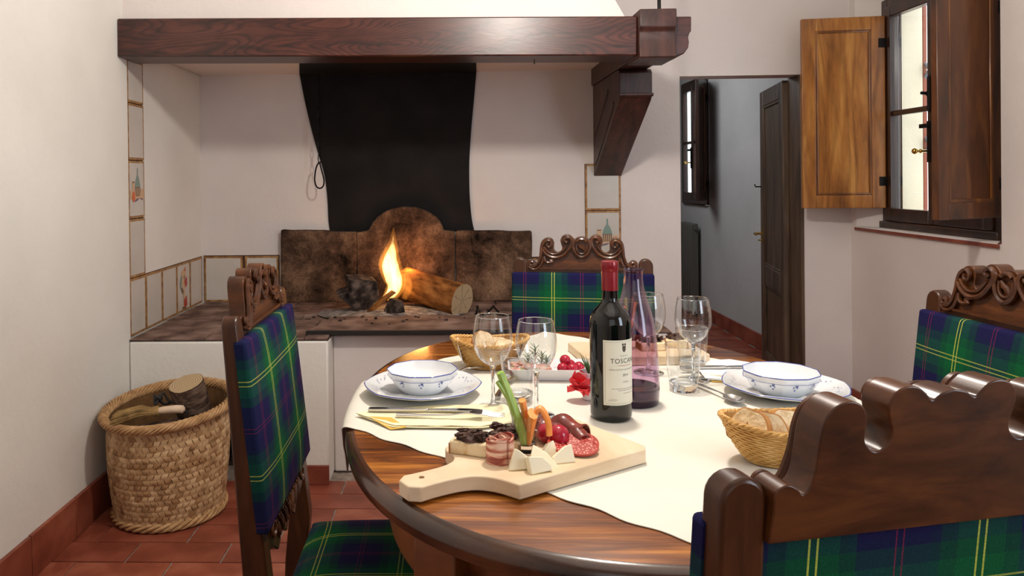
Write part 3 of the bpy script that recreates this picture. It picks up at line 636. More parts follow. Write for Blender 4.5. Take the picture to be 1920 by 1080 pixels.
# fire bricks behind the fire
t = thing('fireback', 'scorched fireback of three brick slabs with an arched middle behind the flame', 'fireback', (-.25, 3.79, ZH))
def rough_slab(pts, th, ox, seg=1):
    b = MB(); P = [(x-ox, z-ZH) for x, z in pts]; b.prism(P, 0, th, 'y'); return b
import itertools
def jit(pts, n=7, a=.003):
    out = []
    N = len(pts)
    for i in range(N):
        p, q = pts[i], pts[(i+1) % N]
        for k in range(n):
            w = k/n; s = a if k else 0; out.append((p[0]*(1-w)+q[0]*w+random.uniform(-s, s), p[1]*(1-w)+q[1]*w+random.uniform(-s, s)))
    return out
Yf = 3.79
add('fire_brick', rough_slab(jit([(-.893, ZH), (-.502, ZH), (-.500, .935), (-.885, .948)]), .05, -.25), FIREB, t, bevel=.006)
add('fire_brick', rough_slab(jit([(.004, ZH), (.385, ZH), (.388, .930), (.008, .935)]), .05, -.25), FIREB, t, bevel=.006)
arch = [(-.497, ZH), (.0, ZH), (.002, .932), (-.055, .938)] + [(-.245+.19*math.cos(a), .925+.135*math.sin(a)) for a in [PI*k/14 for k in range(1, 14)]] + [(-.44, .940), (-.499, .932)]
add('fire_brick', rough_slab(jit(arch, 3, .002), .045, -.25), FIREB, t, bevel=.006)
# soot-blackened flue panel
pl = [(-.640, .93), (-.648, .99), (-.652, 1.10), (-.665, 1.22), (-.695, 1.33), (-.728, 1.45), (-.762, 1.60), (-.788, 1.743)]
prt = [(.119, 1.743), (.105, 1.6), (.090, 1.45), (.079, 1.30), (.077, 1.18), (.080, 1.08), (.088, .99), (.10, .93)]
b = MB(); L = cat([(x, z, 0) for x, z in pl], 4); R = cat([(x, z, 0) for x, z in prt], 4)
b.prism([(p.x, p.y) for p in L]+[(p.x, p.y) for p in R], YB-.012, YB, 'y')
tag(add('flue_panel', b, SOOT_AND_SHADE, bevel=.004), 'tall soot-black flue panel tapering down the wall above the fire', 'flue')
# hood above the beam
b = MB()
ft = [(XL-.001, 1.83), (.695, 1.80), (.30, 2.75), (XL-.001, 2.75)]
yb, yt = 2.90, 3.05
vs = [(XL, yb, 1.745), (.70, yb, 1.745), (.18, yt, 2.75), (XL, yt, 2.75), (XL, YB, 1.745), (.70, YB, 1.745), (.18, YB, 2.75), (XL, YB, 2.75)]
# leave the flue mouth open: build left, right and front pieces
def hoodpiece(x0, x1, z0=1.745, yy0=2.90, yy1=YB, slope=False):
    xt = x1 if not slope else .18
    b.add([(x0, yy0, z0), (x1, yy0, z0), (x1, yy1, z0), (x0, yy1, z0), (x0, yy0+.15, 2.75), (xt, yy0+.15, 2.75), (xt, yy1, 2.75), (x0, yy1, 2.75)],
          [(3, 2, 1, 0), (4, 5, 6, 7), (0, 1, 5, 4), (1, 2, 6, 5), (2, 3, 7, 6), (3, 0, 4, 7)])
hoodpiece(XL, .70, slope=True)
hood = add('chimney_hood', b, PLR); tag(hood, 'white plastered chimney hood above the long mantel beam', 'hood')
b3 = MB(); b3.prism([(-.788, YB-.013), (.119, YB-.013), (.095, 3.07), (-.632, 3.07)], 1.741, 1.7445); add('sooty_plate', b3, SOOT_AND_SHADE, hood)
# mantel beam (rotated .7 deg so its ends sit as in the photo)
t = thing('mantel_beam', 'long dark reddish-brown mantel beam with strong wood grain', 'beam', (XL, 2.87, 1.685)); t.rotation_euler = (0, math.radians(.72), 0)
b = MB(); b.prism([(0, 0), (2.0, 0), (2.0, .149), (0, .149)], 0, .18, 'y'); bm = add('timber', b, BEAM, t, bevel=.005)
end = [(2.0, .149), (2.207, .149), (2.207, .093), (2.2, .085), (2.196, .07), (2.199, .052), (2.196, .03), (2.18, .008), (2.15, -.004), (2.0, -.004)]
b = MB(); b.prism(end, .012, .17, 'y'); add('shaped_end', b, BEAM, t, bevel=.004)
b = MB(); b.tube([(1.62, .09, .002), (1.62, .088, -.02)], .003, 6); add('nail', b, STEEL, t)
# cross beam and corbel
t = thing('corbel_bracket', 'dark wooden corbel bracket carrying the right end of the mantel beam', 'bracket', (.78, YB, 1.2))
b = MB(); prof = [(0, 0), (-.59, .325), (-.612, .345), (-.612, .445), (-.59, .462), (0, .462)]
b.prism(prof, -.070, .070, 'x'); add('brace', b, CORB, t, bevel=.004)
b = MB(); b.prism([(-.618, .339), (-.625, .345), (-.625, .355), (-.610, .357)], -.072, .072, 'x'); add('bead', b, CORB, t, bevel=.002)
b = MB(); b.prism([(-.05, .06), (-.1, .075), (-.50, .31), (-.50, .335)], -.0745, -.068, 'x'); b.prism([(-.05, .2), (-.05, .215), (-.38, .40), (-.38, .385)], -.074, -.068, 'x'); add('side_batten', b, CORB, t, bevel=.002)
t = thing('cross_beam', 'dark cross beam end lapped over the mantel beam near its right end', 'beam', (.77, YB, 1.65))
b = MB(); b.box(-.068, .068, -.80, 0, .012, .170); add('timber', b, CORB, t, bevel=.004)
pe = [(-1.005, .178), (-1.005, .112), (-1.0, .105), (-.992, .095), (-.99, .06), (-.996, .03), (-1.0, -.002), (-.985, -.006), (-.80, -.006), (-.80, .178)]
b = MB(); b.prism(pe, -.068, .070, 'x'); add('lapped_end', b, CORB, t, bevel=.004)
b = MB(); b.tube([(.845-.77-.05, -.93, .178), (.02, -.93, 1.08)], .007, 8); o = add('rod', b, IRON, t)
# hanging fire chain beside the flue
t = thing('fire_chain', 'black iron chain with a long loop hook hanging left of the flue', 'chain', (-.672, 3.70, 1.16))
for k in range(12):
    b = MB(); z = .145+k*.036; ang = (k % 2)*PI/2
    b.tube([(.006+math.cos(a)*.008*math.cos(ang), math.cos(a)*.008*math.sin(ang), z+.022*math.sin(a)) for a in [2*PI*i/12 for i in range(12)]], .0025, 5, True); add('link', b, IRON, t)
b = MB(); b.tube([(x, 0, z) for x, z in [(p.x, p.y) for p in cat([(.004, .13, 0), (-.012, .10, 0), (-.02, .045, 0), (-.012, .008, 0), (.006, -.002, 0), (.022, .01, 0), (.026, .04, 0), (.014, .09, 0), (.004, .13, 0)], 6)]], .0038, 7); add('hook', b, IRON, t)
# ---------------------------------------------------------------- logs, ash, flame
def log(name, label, P, D, L, rad, side, endm, cracks=True, nz=.07, group=None, seg=36):
    D = Vector(D).normalized(); q = D.to_track_quat('X', 'Z')
    t = bpy.data.objects.new(name, None); COL.objects.link(t); t.location = P; t.rotation_mode = 'QUATERNION'; t.rotation_quaternion = q
    t['label'] = label; t['category'] = 'log'
    if group: t['group'] = group
    b = MB(); seed = random.random()*9
    def rr(a, x): return rad*(1+nz*noise.noise(Vector((math.cos(a)*1.3+seed, math.sin(a)*1.3, x*4)))+nz*.4*noise.noise(Vector((math.cos(a)*6, math.sin(a)*6+seed, x*9))))
    b.grid(lambda uu, vv: (-L/2+L*vv, rr(2*PI*uu, L*vv)*math.cos(2*PI*uu), rr(2*PI*uu, L*vv)*math.sin(2*PI*uu)), seg, 14, True); add('bark', b, side, t)
    for s in (0, 1):
        b = MB(); vs = [(-L/2+L*s, rr(2*PI*i/seg, L*s)*.995*math.cos(2*PI*i/seg), rr(2*PI*i/seg, L*s)*.995*math.sin(2*PI*i/seg)) for i in range(seg)]
        b.add(vs, [tuple(range(seg))]); e = add('cut_end', b, endm, t, smooth=False)
        if cracks:
            b = MB()
            for k in range(7):
                a = k*.9+random.uniform(-.2, .2); l = rad*random.uniform(.6, .98)
                b.tube([(-L/2+L*s, .004*math.cos(a), .004*math.sin(a)), (-L/2+L*s, l*.6*math.cos(a+.08), l*.6*math.sin(a+.08)), (-L/2+L*s, l*math.cos(a), l*math.sin(a))], [.0006, .0006, .0013], 5)
            add('crack', b, CHAR, e)
    return t
log('log', 'thick round log with a pale cracked cut end lying in the fire', (-.105, 3.55, ZH+.088), (.235, -.20, -.045), .36, .078, BARKO, CUT)
# split wedge and small ember chunk
def chunk(name, label, P, rot, pts, L, mt, mt2=None):
    t = thing(name, label, 'log', P); t.rotation_euler = rot
    b = MB(); n = 10
    pp = jit(pts, 3, .003)
    b.prism(pp, -L/2, L/2, 'y', nseg=8)
    b.v = [tuple(Vector(v)+Vector((noise.noise(Vector(v)*30), noise.noise(Vector(v)*30+Vector((5, 0, 0))), noise.noise(Vector(v)*30+Vector((0, 7, 0)))))*.004) for v in b.v]
    add('split_wood', b, mt, t, bevel=.002)
    return t
chunk('log', 'charred grey split log standing on edge left of the flame', (-.455, 3.50, ZH+.092), (.15, .5, .45), [(-.085, -.05), (.075, -.085), (.08, .03), (.03, .095), (-.085, .045), (-.05, -.005)], .12, CHAR)
chunk('log', 'small charred ember chunk in front of the flame', (-.285, 3.40, ZH+.032), (.1, -.25, .5), [(-.05, -.03), (.04, -.035), (.045, .03), (.01, .045), (-.02, .015)], .07, CHAR)
chunk('log', 'thin burning stick leaning left under the flame', (-.36, 3.44, ZH+.045), (.0, -.65, .35), [(-.10, -.008), (.10, -.01), (.095, .008), (-.09, .009)], .022, BARKO)
b = MB(); b.grid(lambda a, c: (-.30+.34*c*math.cos(2*PI*a), 3.47+.22*c*math.sin(2*PI*a), ZH+.006+.022*(1-c)**1+.010*noise.noise(Vector((c*math.cos(2*PI*a)*9, c*math.sin(2*PI*a)*9, 1)))*(1-c*.9)), 48, 18, True)
o = tag(add('ash', b, ASH), 'pale grey ash heap spread under the burning logs', 'ash'); o['kind'] = 'stuff'
b = MB()
for k in range(60):
    a = random.uniform(0, 2*PI); d = random.uniform(.1, .5); x, y = -.28+d*math.cos(a)*.95, 3.42+d*.6*math.sin(a)
    if -.9 < x < .3 and 3.08 < y < 3.75: s = random.uniform(.003, .009); b.sphere((x, y, ZH+s*.5+.014*(y > 3.05 and y < 3.32)), s, 6, 5, (1, 1, .7), nz=.5)
o = tag(add('charcoal_bits', b, CHAR), 'loose charcoal crumbs scattered over the hearth', 'charcoal'); o['kind'] = 'stuff'
t = thing('fire_iron', 'small bent iron grate pieces lying right of the thick log', 'grate', (.12, 3.35, ZH+.004))
b = MB(); b.tube([(-.03, 0, .004), (-.02, 0, .05), (-.01, .01, .01), (.05, -.02, .02), (.10, -.01, .008)], .005, 6); b.tube([(.0, -.04, .005), (.05, .02, .045), (.08, .03, .006)], .005, 6); b.tube([(.03, -.05, .005), (.13, -.03, .01)], .006, 6); add('iron_bar', b, IRON, t)
def flame_mat(name, col, st, dens=0):
    M = bpy.data.materials.new(name); M.use_nodes = True; nt = M.node_tree; nt.nodes.clear()
    o = nt.nodes.new('ShaderNodeOutputMaterial'); e = nt.nodes.new('ShaderNodeEmission')
    tc = nt.nodes.new('ShaderNodeTexCoord'); mp = nt.nodes.new('ShaderNodeMapping'); mp.inputs['Scale'].default_value = (28, 28, 9); nt.links.new(tc.outputs['Object'], mp.inputs[0])
    n = nd(nt, 'ShaderNodeTexNoise', Scale=1, Detail=3, Distortion=1.2); nt.links.new(mp.outputs[0], n.inputs['Vector'])
    mr = nd(nt, 'ShaderNodeMapRange'); mr.inputs[1].default_value = .3; mr.inputs[2].default_value = .65; mr.inputs[3].default_value = .15*st; mr.inputs[4].default_value = st; nt.links.new(n.outputs[0], mr.inputs[0])
    e.inputs[0].default_value = (*col, 1); nt.links.new(mr.outputs[0], e.inputs[1]); nt.links.new(e.outputs[0], o.inputs['Volume']); return M
t = thing('flame', 'bright yellow-orange flame rising from the burning log', 'flame', (-.292, 3.50, ZH+.06))
def tongue(pts, rad, mt):
    c = cat(pts, 6); n = len(c); R = []
    for i in range(n):
        w = i/(n-1)*(len(rad)-1); k = min(int(w), len(rad)-2); R.append(rad[k]*(1-(w-k))+rad[k+1]*(w-k))
    b = MB(); b.tube(c, R, 14, up=(0, 1, 0), flat=.6); return add('flame_tongue', b, mt, t)
FO = flame_mat('flame_outer', (1, .34, .045), 26); FC = flame_mat('flame_core', (1, .66, .22), 150)
tongue([(-.03, 0, .0), (.012, 0, .07), (-.014, 0, .17), (.0, 0, .26), (.006, 0, .345)], [.024, .042, .054, .056, .036, .014, .001], FO)
tongue([(-.02, 0, .01), (.008, 0, .07), (-.012, 0, .16), (-.002, 0, .24), (.004, 0, .30)], [.016, .030, .040, .040, .024, .007, .001], FC)
tongue([(.05, .02, .0), (.07, .02, .06), (.06, .02, .12), (.07, .02, .17)], [.012, .022, .018, .010, .001], FO)
tongue([(-.09, -.03, -.02), (-.045, -.02, .005), (-.01, 0, .05)], [.004, .010, .012, .01], FC)
# ================================================================== WOVEN LOG BASKET
BX, BY = -1.05, 2.705
t = thing('log_basket', 'large round woven basket of firewood in the corner by the hearth', 'basket', (BX, BY, 0))
RB, RT, HB = .183, .203, .395
def brad(z): return RB+(RT-RB)*min(1, z/.30)+.010*math.sin(PI*min(1, z/HB)) + (.015*max(0, (z-.34)/.055))
def bpt(a, z, d=0):
    rr = brad(z)+d; tz = z*(1-.0)+(z/HB)*(-.028*math.sin(a)*-1*1.0*0 + .022*math.sin(a) + .012*math.cos(a))
    return (rr*math.cos(a), rr*math.sin(a), tz)
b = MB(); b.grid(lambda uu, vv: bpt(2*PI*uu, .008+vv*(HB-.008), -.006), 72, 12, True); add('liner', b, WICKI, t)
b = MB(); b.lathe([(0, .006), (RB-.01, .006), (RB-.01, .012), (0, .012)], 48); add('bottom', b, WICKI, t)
b = MB(); rows = 18; hz = (HB-.035)/rows; cols = 56
for j in range(rows):
    for i in range(cols):
        s = 1 if j % 2 else -1
        a0 = 2*PI*(i+.5*(j % 2))/cols; da = 2*PI/cols; z0 = .018+j*hz
        wv = .16*random.uniform(-1, 1)
        w = da*.47; sl = da*.55*s
        ztop, zbot = z0+hz*1.38, z0-hz*.25
        n = 3; vs = []
        for k in range(n+1):
            v = k/n; ac = a0+sl*(v-.5)*1.0; z = zbot+(ztop-zbot)*v; bul = .0045*math.sin(PI*v)+random.uniform(0, .0015)
            for e, dd in ((-w, .0), (-w*.85, .0035), (w*.85, .0035), (w, .0)): vs.append(bpt(ac+e, z, bul+dd-.003))
        fs = [(k*4+m, k*4+m+1, (k+1)*4+m+1, (k+1)*4+m) for k in range(n) for m in range(3)]
        b.mi = random.choice((0, 0, 1, 2)); b.add(vs, fs)
o = add('weave', b, [WICK, WICK2, WICK3], t, angle=60); o['kind'] = 'stuff'
b = MB()
for q in range(7):
    ph = 2*PI*q/7; N = 220
    b.tube([bpt(2*PI*i/N, HB-.010+.013*math.sin(2*PI*i/N*11+ph), .006+.014*math.cos(2*PI*i/N*11+ph)) for i in range(N)], .0052, 6, True)
add('rim', b, WICKR, t)
b = MB()
for q in range(4):
    ph = 2*PI*q/4; N = 160
    b.tube([bpt(2*PI*i/N, .018+.011*math.sin(2*PI*i/N*9+ph), .004+.009*math.cos(2*PI*i/N*9+ph)) for i in range(N)], .006, 6, True)
add('foot_ring', b, WICKR, t)
log('log', 'upright bark-covered log standing in the woven basket', (-.945, 2.70, .318), (-.12, -.28, .9), .34, .060, BARK, CUT, cracks=False, nz=.1)
log('log', 'short log with a pale end lying under the hand brush in the basket', (-.985, 2.61, .305), (-.3, -.75, .12), .17, .052, BARK, CUT, cracks=False, nz=.1)
log('log', 'dark log lying low at the back of the woven basket', (-1.10, 2.75, .26), (.9, .3, .1), .22, .05, BARK, CUT, cracks=False, nz=.1)
t = thing('hand_brush', 'straw hand brush with a pale handle lying on the firewood in the basket', 'brush', (-1.045, 2.56, .405)); t.rotation_euler = (0, math.radians(-4), math.radians(6))
b = MB()
for k in range(170):
    a = random.uniform(0, 2*PI); rr = math.sqrt(random.random()); y1 = rr*math.cos(a)*.05; z1 = rr*math.sin(a)*.022; l = random.uniform(.115, .14)
    b.tube([(.0, y1*.25, z1*.5), (-.05, y1*.75, z1*.9+.004), (-l, y1*1.1, z1-.012)], [.0017, .0016, .0012], 4)
o = add('bristles', b, STRAW, t); o['kind'] = 'stuff'
b = MB(); b.tube([(-.005, 0, 0), (.015, 0, 0)], [.017, .014], 12)
for k in range(4): b.tube([(.0+k*.004, .0155*math.cos(2*PI*i/16), .0155*math.sin(2*PI*i/16)) for i in range(16)], .0022, 5, True)
add('binding', b, STRAW, t)
b = MB(); b.tube([(.012, 0, 0), (.03, 0, .001), (.07, .002, .0), (.095, 0, -.003), (.102, 0, -.003)], [.011, .013, .014, .014, .006], 12); add('brush_handle', b, HANDLE, t)
t = thing('cord', 'black cords tangled among the firewood in the basket', 'cord', (-1.03, 2.65, .385))
b = MB(); b.tube(cat([(-.06, .02, .045), (-.045, -.01, .02), (-.03, .02, .05), (.0, .0, .03), (.05, -.02, .02), (.085, -.05, .0)], 6), .0045, 6); b.tube(cat([(-.05, .04, .03), (-.04, .0, .045), (-.02, .01, .015), (.03, .01, .03), (.07, -.03, .015)], 6), .0045, 6); b.sphere((-.04, .01, .035), .014, 10, 8); add('cord_loop', b, CORD, t)

# ================================================================== CHAIRS
K = .0003834
def zx(x): return (x-668)*K
def zz(y): return .900+(385-y)*K
def yb(z): return -(z-.40)*.11 if z > .4 else (.4-z)*-.10
CH = [(228, 340), (228, 300), (240, 286), (262, 281), (284, 292), (298, 306), (312, 292), (322, 262), (327, 220), (331, 175), (342, 135), (366, 110), (400, 101), (430, 112), (445, 140), (444, 172), (446, 200), (472, 222), (500, 210), (512, 182), (503, 150), (498, 118), (512, 90), (540, 77), (572, 80), (596, 98), (612, 112), (636, 98), (668, 91)]
left = [(zx(x), zz(y)) for x, y in CH]
out = [(p.x, p.y) for p in cat([(x, z, 0) for x, z in left], 4)]
CREST = [(-.172, .889)] + out + [(-x, z) for x, z in out[::-1][1:]] + [(.172, .889)]
def backmap(p): return Vector((p[0], yb(p[2])-p[1], p[2]))
def make_chair(label, group):
    t = thing('dining_chair', label, 'chair', group=group)
    for s in (-1, 1):
        b = MB(); c = s*.1925; hw = .0215; top = .946
        pts = [(c-hw, .86), (c-hw, top-hw)] + [(c-hw*math.cos(a), top-hw+hw*math.sin(a)) for a in [PI*k/10 for k in range(1, 10)]] + [(c+hw, top-hw), (c+hw, .86)]
        b.prism(pts, 0, 1, 'y', xf=lambda p: Vector((p.x, yb(p.z)-p.y*(.029+.02*max(0, min(1, (.95-p.z)/.55))), p.z)))
        rows_ = [.86, .75, .62, .5, .4, .3, .15, 0]
        for z1, z0 in zip(rows_, rows_[1:]):
            d1, d0 = [.029+.02*max(0, min(1, (.95-z)/.55)) for z in (z1, z0)]
            if z0 < .3: d0 = .049-(.3-z0)*.06
            if z1 < .3: d1 = .049-(.3-z1)*.06
            b.add([(c-hw, yb(z0), z0), (c+hw, yb(z0), z0), (c+hw, yb(z0)-d0, z0), (c-hw, yb(z0)-d0, z0), (c-hw, yb(z1), z1), (c+hw, yb(z1), z1), (c+hw, yb(z1)-d1, z1), (c-hw, yb(z1)-d1, z1)],
                  [(0, 1, 5, 4), (1, 2, 6, 5), (2, 3, 7, 6), (3, 0, 4, 7)] + ([(3, 2, 1, 0)] if z0 == 0 else []))
        add('back_post', b, WALNV, t, bevel=.004)
    b = MB(); b.prism(CREST, .004, .036, 'y', xf=backmap); cr = add('crest_rail', b, WALN, t, bevel=.0035, seg=3)
    # carved scrolls in relief on the front
    b = MB()
    def spiral(cx, cy, r0, r1, a0, turns, n=26): return [(cx+(r0+(r1-r0)*k/n)*math.cos(a0+turns*2*PI*k/n), cy+(r0+(r1-r0)*k/n)*math.sin(a0+turns*2*PI*k/n)) for k in range(n+1)]
    for s in (-1, 1):
        def tb(pts, rad):
            P = [(zx(x)*-s, -.002, zz(y)) for x, y in pts]; n = len(P); R = [rad]*n if not hasattr(rad, '__len__') else [rad[0]+(rad[1]-rad[0])*i/(n-1) for i in range(n)]
            b.tube([backmap(p) for p in P], R, 7, up=(0, 1, 0), flat=1.1)
        S_ = lambda L: [(p.x, p.y) for p in cat([(x, y, 0) for x, y in L], 5)]
        tb(spiral(262, 314, 6, 26, 0, 1.25) + S_([(290, 330), (318, 300), (338, 240), (346, 180), (364, 140), (400, 122), (424, 142), (420, 168), (400, 174), (388, 158), (398, 148)]), (.0045, .0045))
        tb(S_([(352, 195), (380, 232), (420, 254), (470, 258), (520, 240), (556, 205), (585, 160), (588, 120), (566, 98), (540, 102), (530, 122), (545, 136), (560, 124)]), .0055)
        tb(S_([(362, 175), (395, 212), (440, 232), (500, 215), (545, 165)]), .0035)
        tb(S_([(240, 335), (280, 356), (325, 340), (350, 300), (360, 262)]), .004)
        tb(S_([(365, 250), (372, 285), (395, 300), (440, 292), (410, 280), (455, 268), (400, 262)]), (.005, .002))
        tb(S_([(610, 120), (600, 165), (612, 215), (640, 245), (668, 255)]), .0055)
        tb(S_([(632, 128), (650, 112), (668, 110)]), .005); tb(S_([(625, 150), (628, 195), (648, 222), (668, 228)]), .0035)
    P = [(zx(x), -.003, zz(y)) for x, y in ((635, 215), (655, 185), (675, 175), (700, 150))]; b.tube([backmap(p) for p in P], [.003, .006, .006, .003], 7)
    b.box(-.13, .13, -.004, .006, .9125, .917, xf=backmap)
    add('carving', b, WALN, cr)
    # lower carved rail
    b = MB(); lo = [(-.172, .560), (-.172, .490), (-.13, .478)] + [(-.12+k*.02, .470+.012*math.sin(k*1.6)) for k in range(1, 12)] + [(.13, .478), (.172, .490), (.172, .560)]
    b.prism(lo, .004, .028, 'y', xf=backmap); lr = add('lower_rail', b, WALN, t, bevel=.003)
    b = MB()
    for k in range(-3, 4):
        for q in (-1, 0, 1): b.tube([backmap((k*.034+dx*(1 if k >= 0 else -1)*(1 if q else .4)+q*.006, .0, z)) for dx, z in ((-.006, .484), (-.003, .498), (.003, .512), (.008, .524-.006*abs(q)))], [.002, .0045, .004, .0015], 6, flat=.6)
        b.tube([backmap((k*.034+.017+.006*math.cos(a), -.0, .528+.006*math.sin(a))) for a in [2*PI*i/10 for i in range(10)]], .0025, 5, True)
    for s in (-1, 1): b.tube([backmap((s*(.14+.014*math.cos(a)), -.002, .52+.014*math.sin(a))) for a in [2*PI*i/14 for i in range(14)]], .004, 6, True)
    add('carving', b, WALN, lr)
    # upholstered back, front pad and rear panel
    def pad(uu, vv, W_=.2165, z0=.542, z1=.902):
        x = (uu*2-1); z = vv*2-1
        e = .013 + .009*(1-abs(x)**4)*(1-abs(z)**4)
        return e
    b = MB(); nx, nz_ = 17, 17
    def fr(uu, vv):
        x = (uu*2-1)*.2165; z = .542+.36*vv; e = pad(uu, vv)
        return backmap((x, -e, z))
    b.grid(fr, nx, nz_)
    for (f0) in (lambda w, d: backmap((-.2165, .009+(-.022)*d, .542+.36*w)), lambda w, d: backmap((.2165, .009+(-.022)*d, .542+.36*w)), lambda w, d: backmap((-.2165+.433*w, .009-.022*d, .902)), lambda w, d: backmap((-.2165+.433*w, .009-.022*d, .542))):
        b.grid(f0, 17, 4)
    b.add([backmap((-.2165, .009, .542)), backmap((.2165, .009, .542)), backmap((.2165, .009, .902)), backmap((-.2165, .009, .902))], [(0, 1, 2, 3)])
    add('backrest_pad', b, TART_B, t, bevel=.006, angle=50)
    b = MB(); b.prism([(-.172, .55), (.172, .55), (.172, .893), (-.172, .893)], .020, .026, 'y', xf=backmap); add('back_panel', b, TART_R, t)
    # seat
    b = MB()
    def seat(uu, vv):
        x = uu*2-1; y = vv*2-1; w = .213+.014*vv
        return (x*w, .205+y*.205, .372+.024*(1-x**6)*(1-y**6))
    b.grid(seat, 21, 21)
    b.add([(-.213, 0, .325), (.213, 0, .325), (.227, .41, .325), (-.227, .41, .325)], [(0, 1, 2, 3)])
    b.grid(lambda w, d: (-.213+.426*w, 0, .325+.047*d), 21, 3); b.grid(lambda w, d: (-.227+.454*w, .41, .325+.047*d), 21, 3)
    b.grid(lambda w, d: (-.213-.014*w, .41*w, .325+.047*d), 21, 3); b.grid(lambda w, d: (.213+.014*w, .41*w, .325+.047*d), 21, 3)
    add('seat', b, TART_S, t, bevel=.008, angle=50)
    b = MB(); b.box(-.205, .205, .012, .038, .262, .325); b.box(-.2, .2, .375, .40, .262, .325); b.box(-.212, -.188, .03, .39, .262, .325); b.box(.188, .212, .03, .39, .262, .325); add('seat_frame', b, WALN, t, bevel=.003)
    for s in (-1, 1):
        b = MB(); b.box(s*.2-.022, s*.2+.022, .36, .404, .24, .325); b.box(s*.2-.02, s*.2+.02, .362, .402, 0, .06)
        b.lathe([(.012, .06), (.019, .075), (.013, .10), (.02, .15), (.021, .18), (.013, .215), (.019, .228), (.014, .24)], 16, TR(s*.2, .382, 0)); add('front_leg', b, WALN, t, bevel=.002)
        b = MB(); b.box(s*.198-.01, s*.198+.01, -.03, .37, .045, .075); add('stretcher', b, WALN, t, bevel=.003)
    return t
CG = 'carved tartan dining chairs'
ch1 = make_chair('tartan dining chair with carved crest left of the table, beside the log basket', CG)
ch1.location = (-.350, 1.590, 0); ch1.rotation_euler = (0, 0, math.radians(-89.4))
def another(label, loc, rz):
    c = copy_tree(ch1); c['label'] = label; c.location = loc; c.rotation_euler = (0, 0, math.radians(rz)); return c
another('carved tartan dining chair facing us at the far side of the table, before the hearth', (.3835, 2.284, 0), 170)
another('carved tartan dining chair at the right side of the table, under the near window', (.992, 1.46, 0), 94.1)
another('foreground dining chair seen from behind with a plain scalloped dark wood back', (.409, .761, 0), 12.6)
# ================================================================== TABLE
TCX, TCY, TA, TB, TN = .295, 1.53, .508, .675, 2.3
def sup(a, sc=1, d=0):
    c, s = math.cos(a), math.sin(a)
    return (TA*sc+d)*math.copysign(abs(c)**(2/TN), c), (TB*sc+d)*math.copysign(abs(s)**(2/TN), s)
t = thing('dining_table', 'large oval dining table of glossy orange-brown wood in the middle', 'table', (TCX, TCY, 0))
b = MB(); N = 120
prof = [(-.03, .711), (-.012, .710), (-.003, .716), (0, .728), (-.001, .739), (-.007, .747), (-.016, .7500)]
b.mi = 1; b.grid(lambda uu, vv: (*sup(2*PI*uu, 1, prof[round(vv*6)][0]), prof[round(vv*6)][1]), N, 7, True)
b.mi = 0; b.add([(*sup(2*PI*i/N, 1, -.016), .75) for i in range(N)], [tuple(range(N))]); b.mi = 1; b.add([(*sup(2*PI*i/N, 1, -.03), .711) for i in range(N)], [tuple(range(N))[::-1]])
add('tabletop', b, [TABLE, TABLEE], t)
b = MB(); b.grid(lambda uu, vv: (*sup(2*PI*uu, .86-.012*vv), .712-.135*vv), N, 4, True); b.grid(lambda uu, vv: (*sup(2*PI*uu, .82), .712-.135*vv), N, 4, True); b.grid(lambda uu, vv: (*sup(2*PI*uu, .848-.028*vv), .577), N, 2, True)
add('apron', b, APRON, t)
for sx in (-1, 1):
    for sy in (-1, 1):
        a = math.atan2(sy*.62, sx*.72); px, py = sup(math.atan2(sy*.95, sx*.85), .865)
        b = MB(); L = [(0, .712, .036), (.004, .60, .036), (-.012, .5, .032), (-.04, .35, .026), (-.05, .2, .022), (-.035, .06, .022), (-.02, 0, .026)]
        vs = []; fs = []
        dirv = Vector((-px, -py)).normalized(); n2 = Vector((-dirv.y, dirv.x))
        for k, (off, z, w) in enumerate(L):
            c = Vector((px, py))-dirv*off
            for e1, e2 in ((-1, -1), (1, -1), (1, 1), (-1, 1)): q = c+dirv*(w*e1)+n2*(w*e2); vs.append((q.x, q.y, z))
        for k in range(len(L)-1):
            for m in range(4): fs.append((k*4+m, k*4+(m+1) % 4, (k+1)*4+(m+1) % 4, (k+1)*4+m))
        fs += [(0, 1, 2, 3), tuple(range(len(vs)-4, len(vs)))[::-1]]
        b.add(vs, fs); add('leg', b, APRON, t, bevel=.004)
# ---------------------------------------------------------------- tablecloth: square, turned 42 degrees, scalloped edge
ca = math.radians(41.6); nn = Vector((math.sin(ca), math.cos(ca))); mm_ = Vector((math.cos(ca), -math.sin(ca)))
HS = .46
def clothpt(a, c, dz=0):
    # a,c in -1..1
    p = mm_*(a*HS)+nn*(c*HS)
    x, y = p
    q = (abs(x/TA)**TN+abs(y/TB)**TN)**(1/TN)
    z = .7512
    if q > .985:
        ex = (q-.985)*.52; k = .985/q
        x, y = x*k, y*k; nrm = Vector((x, y)).normalized()
        r0 = .014
        if ex < r0*1.57: an = ex/r0; x += nrm.x*r0*math.sin(an); y += nrm.y*r0*math.sin(an); z -= r0*(1-math.cos(an))
        else: x += nrm.x*r0*1.05; y += nrm.y*r0*1.05; z -= r0+(ex-r0*1.57)
    z += .0006*noise.noise(Vector((x*9, y*9, 0)))
    return (x, y, z+dz)
Nc = 81
def wob(s): return .0032*math.sin(s*24)+.0015*math.sin(s*9+1)
b = MB()
def cl(uu, vv):
    a, c = uu*2-1, vv*2-1
    return clothpt(a+wob(c*1.1)*(1 if a > 0 else -1)*abs(a)**30/HS, c+wob(a*1.3+.5)*(1 if c > 0 else -1)*abs(c)**30/HS)
b.grid(cl, Nc, Nc)
o = add('tablecloth', b, CLOTH, loc=(TCX, TCY, 0)); sm = o.modifiers.new('solid', 'SOLIDIFY'); sm.thickness = .0012; sm.offset = 1
tag(o, 'cream square tablecloth with wavy edges laid diagonally on the oval table', 'tablecloth')
ZT = .7535
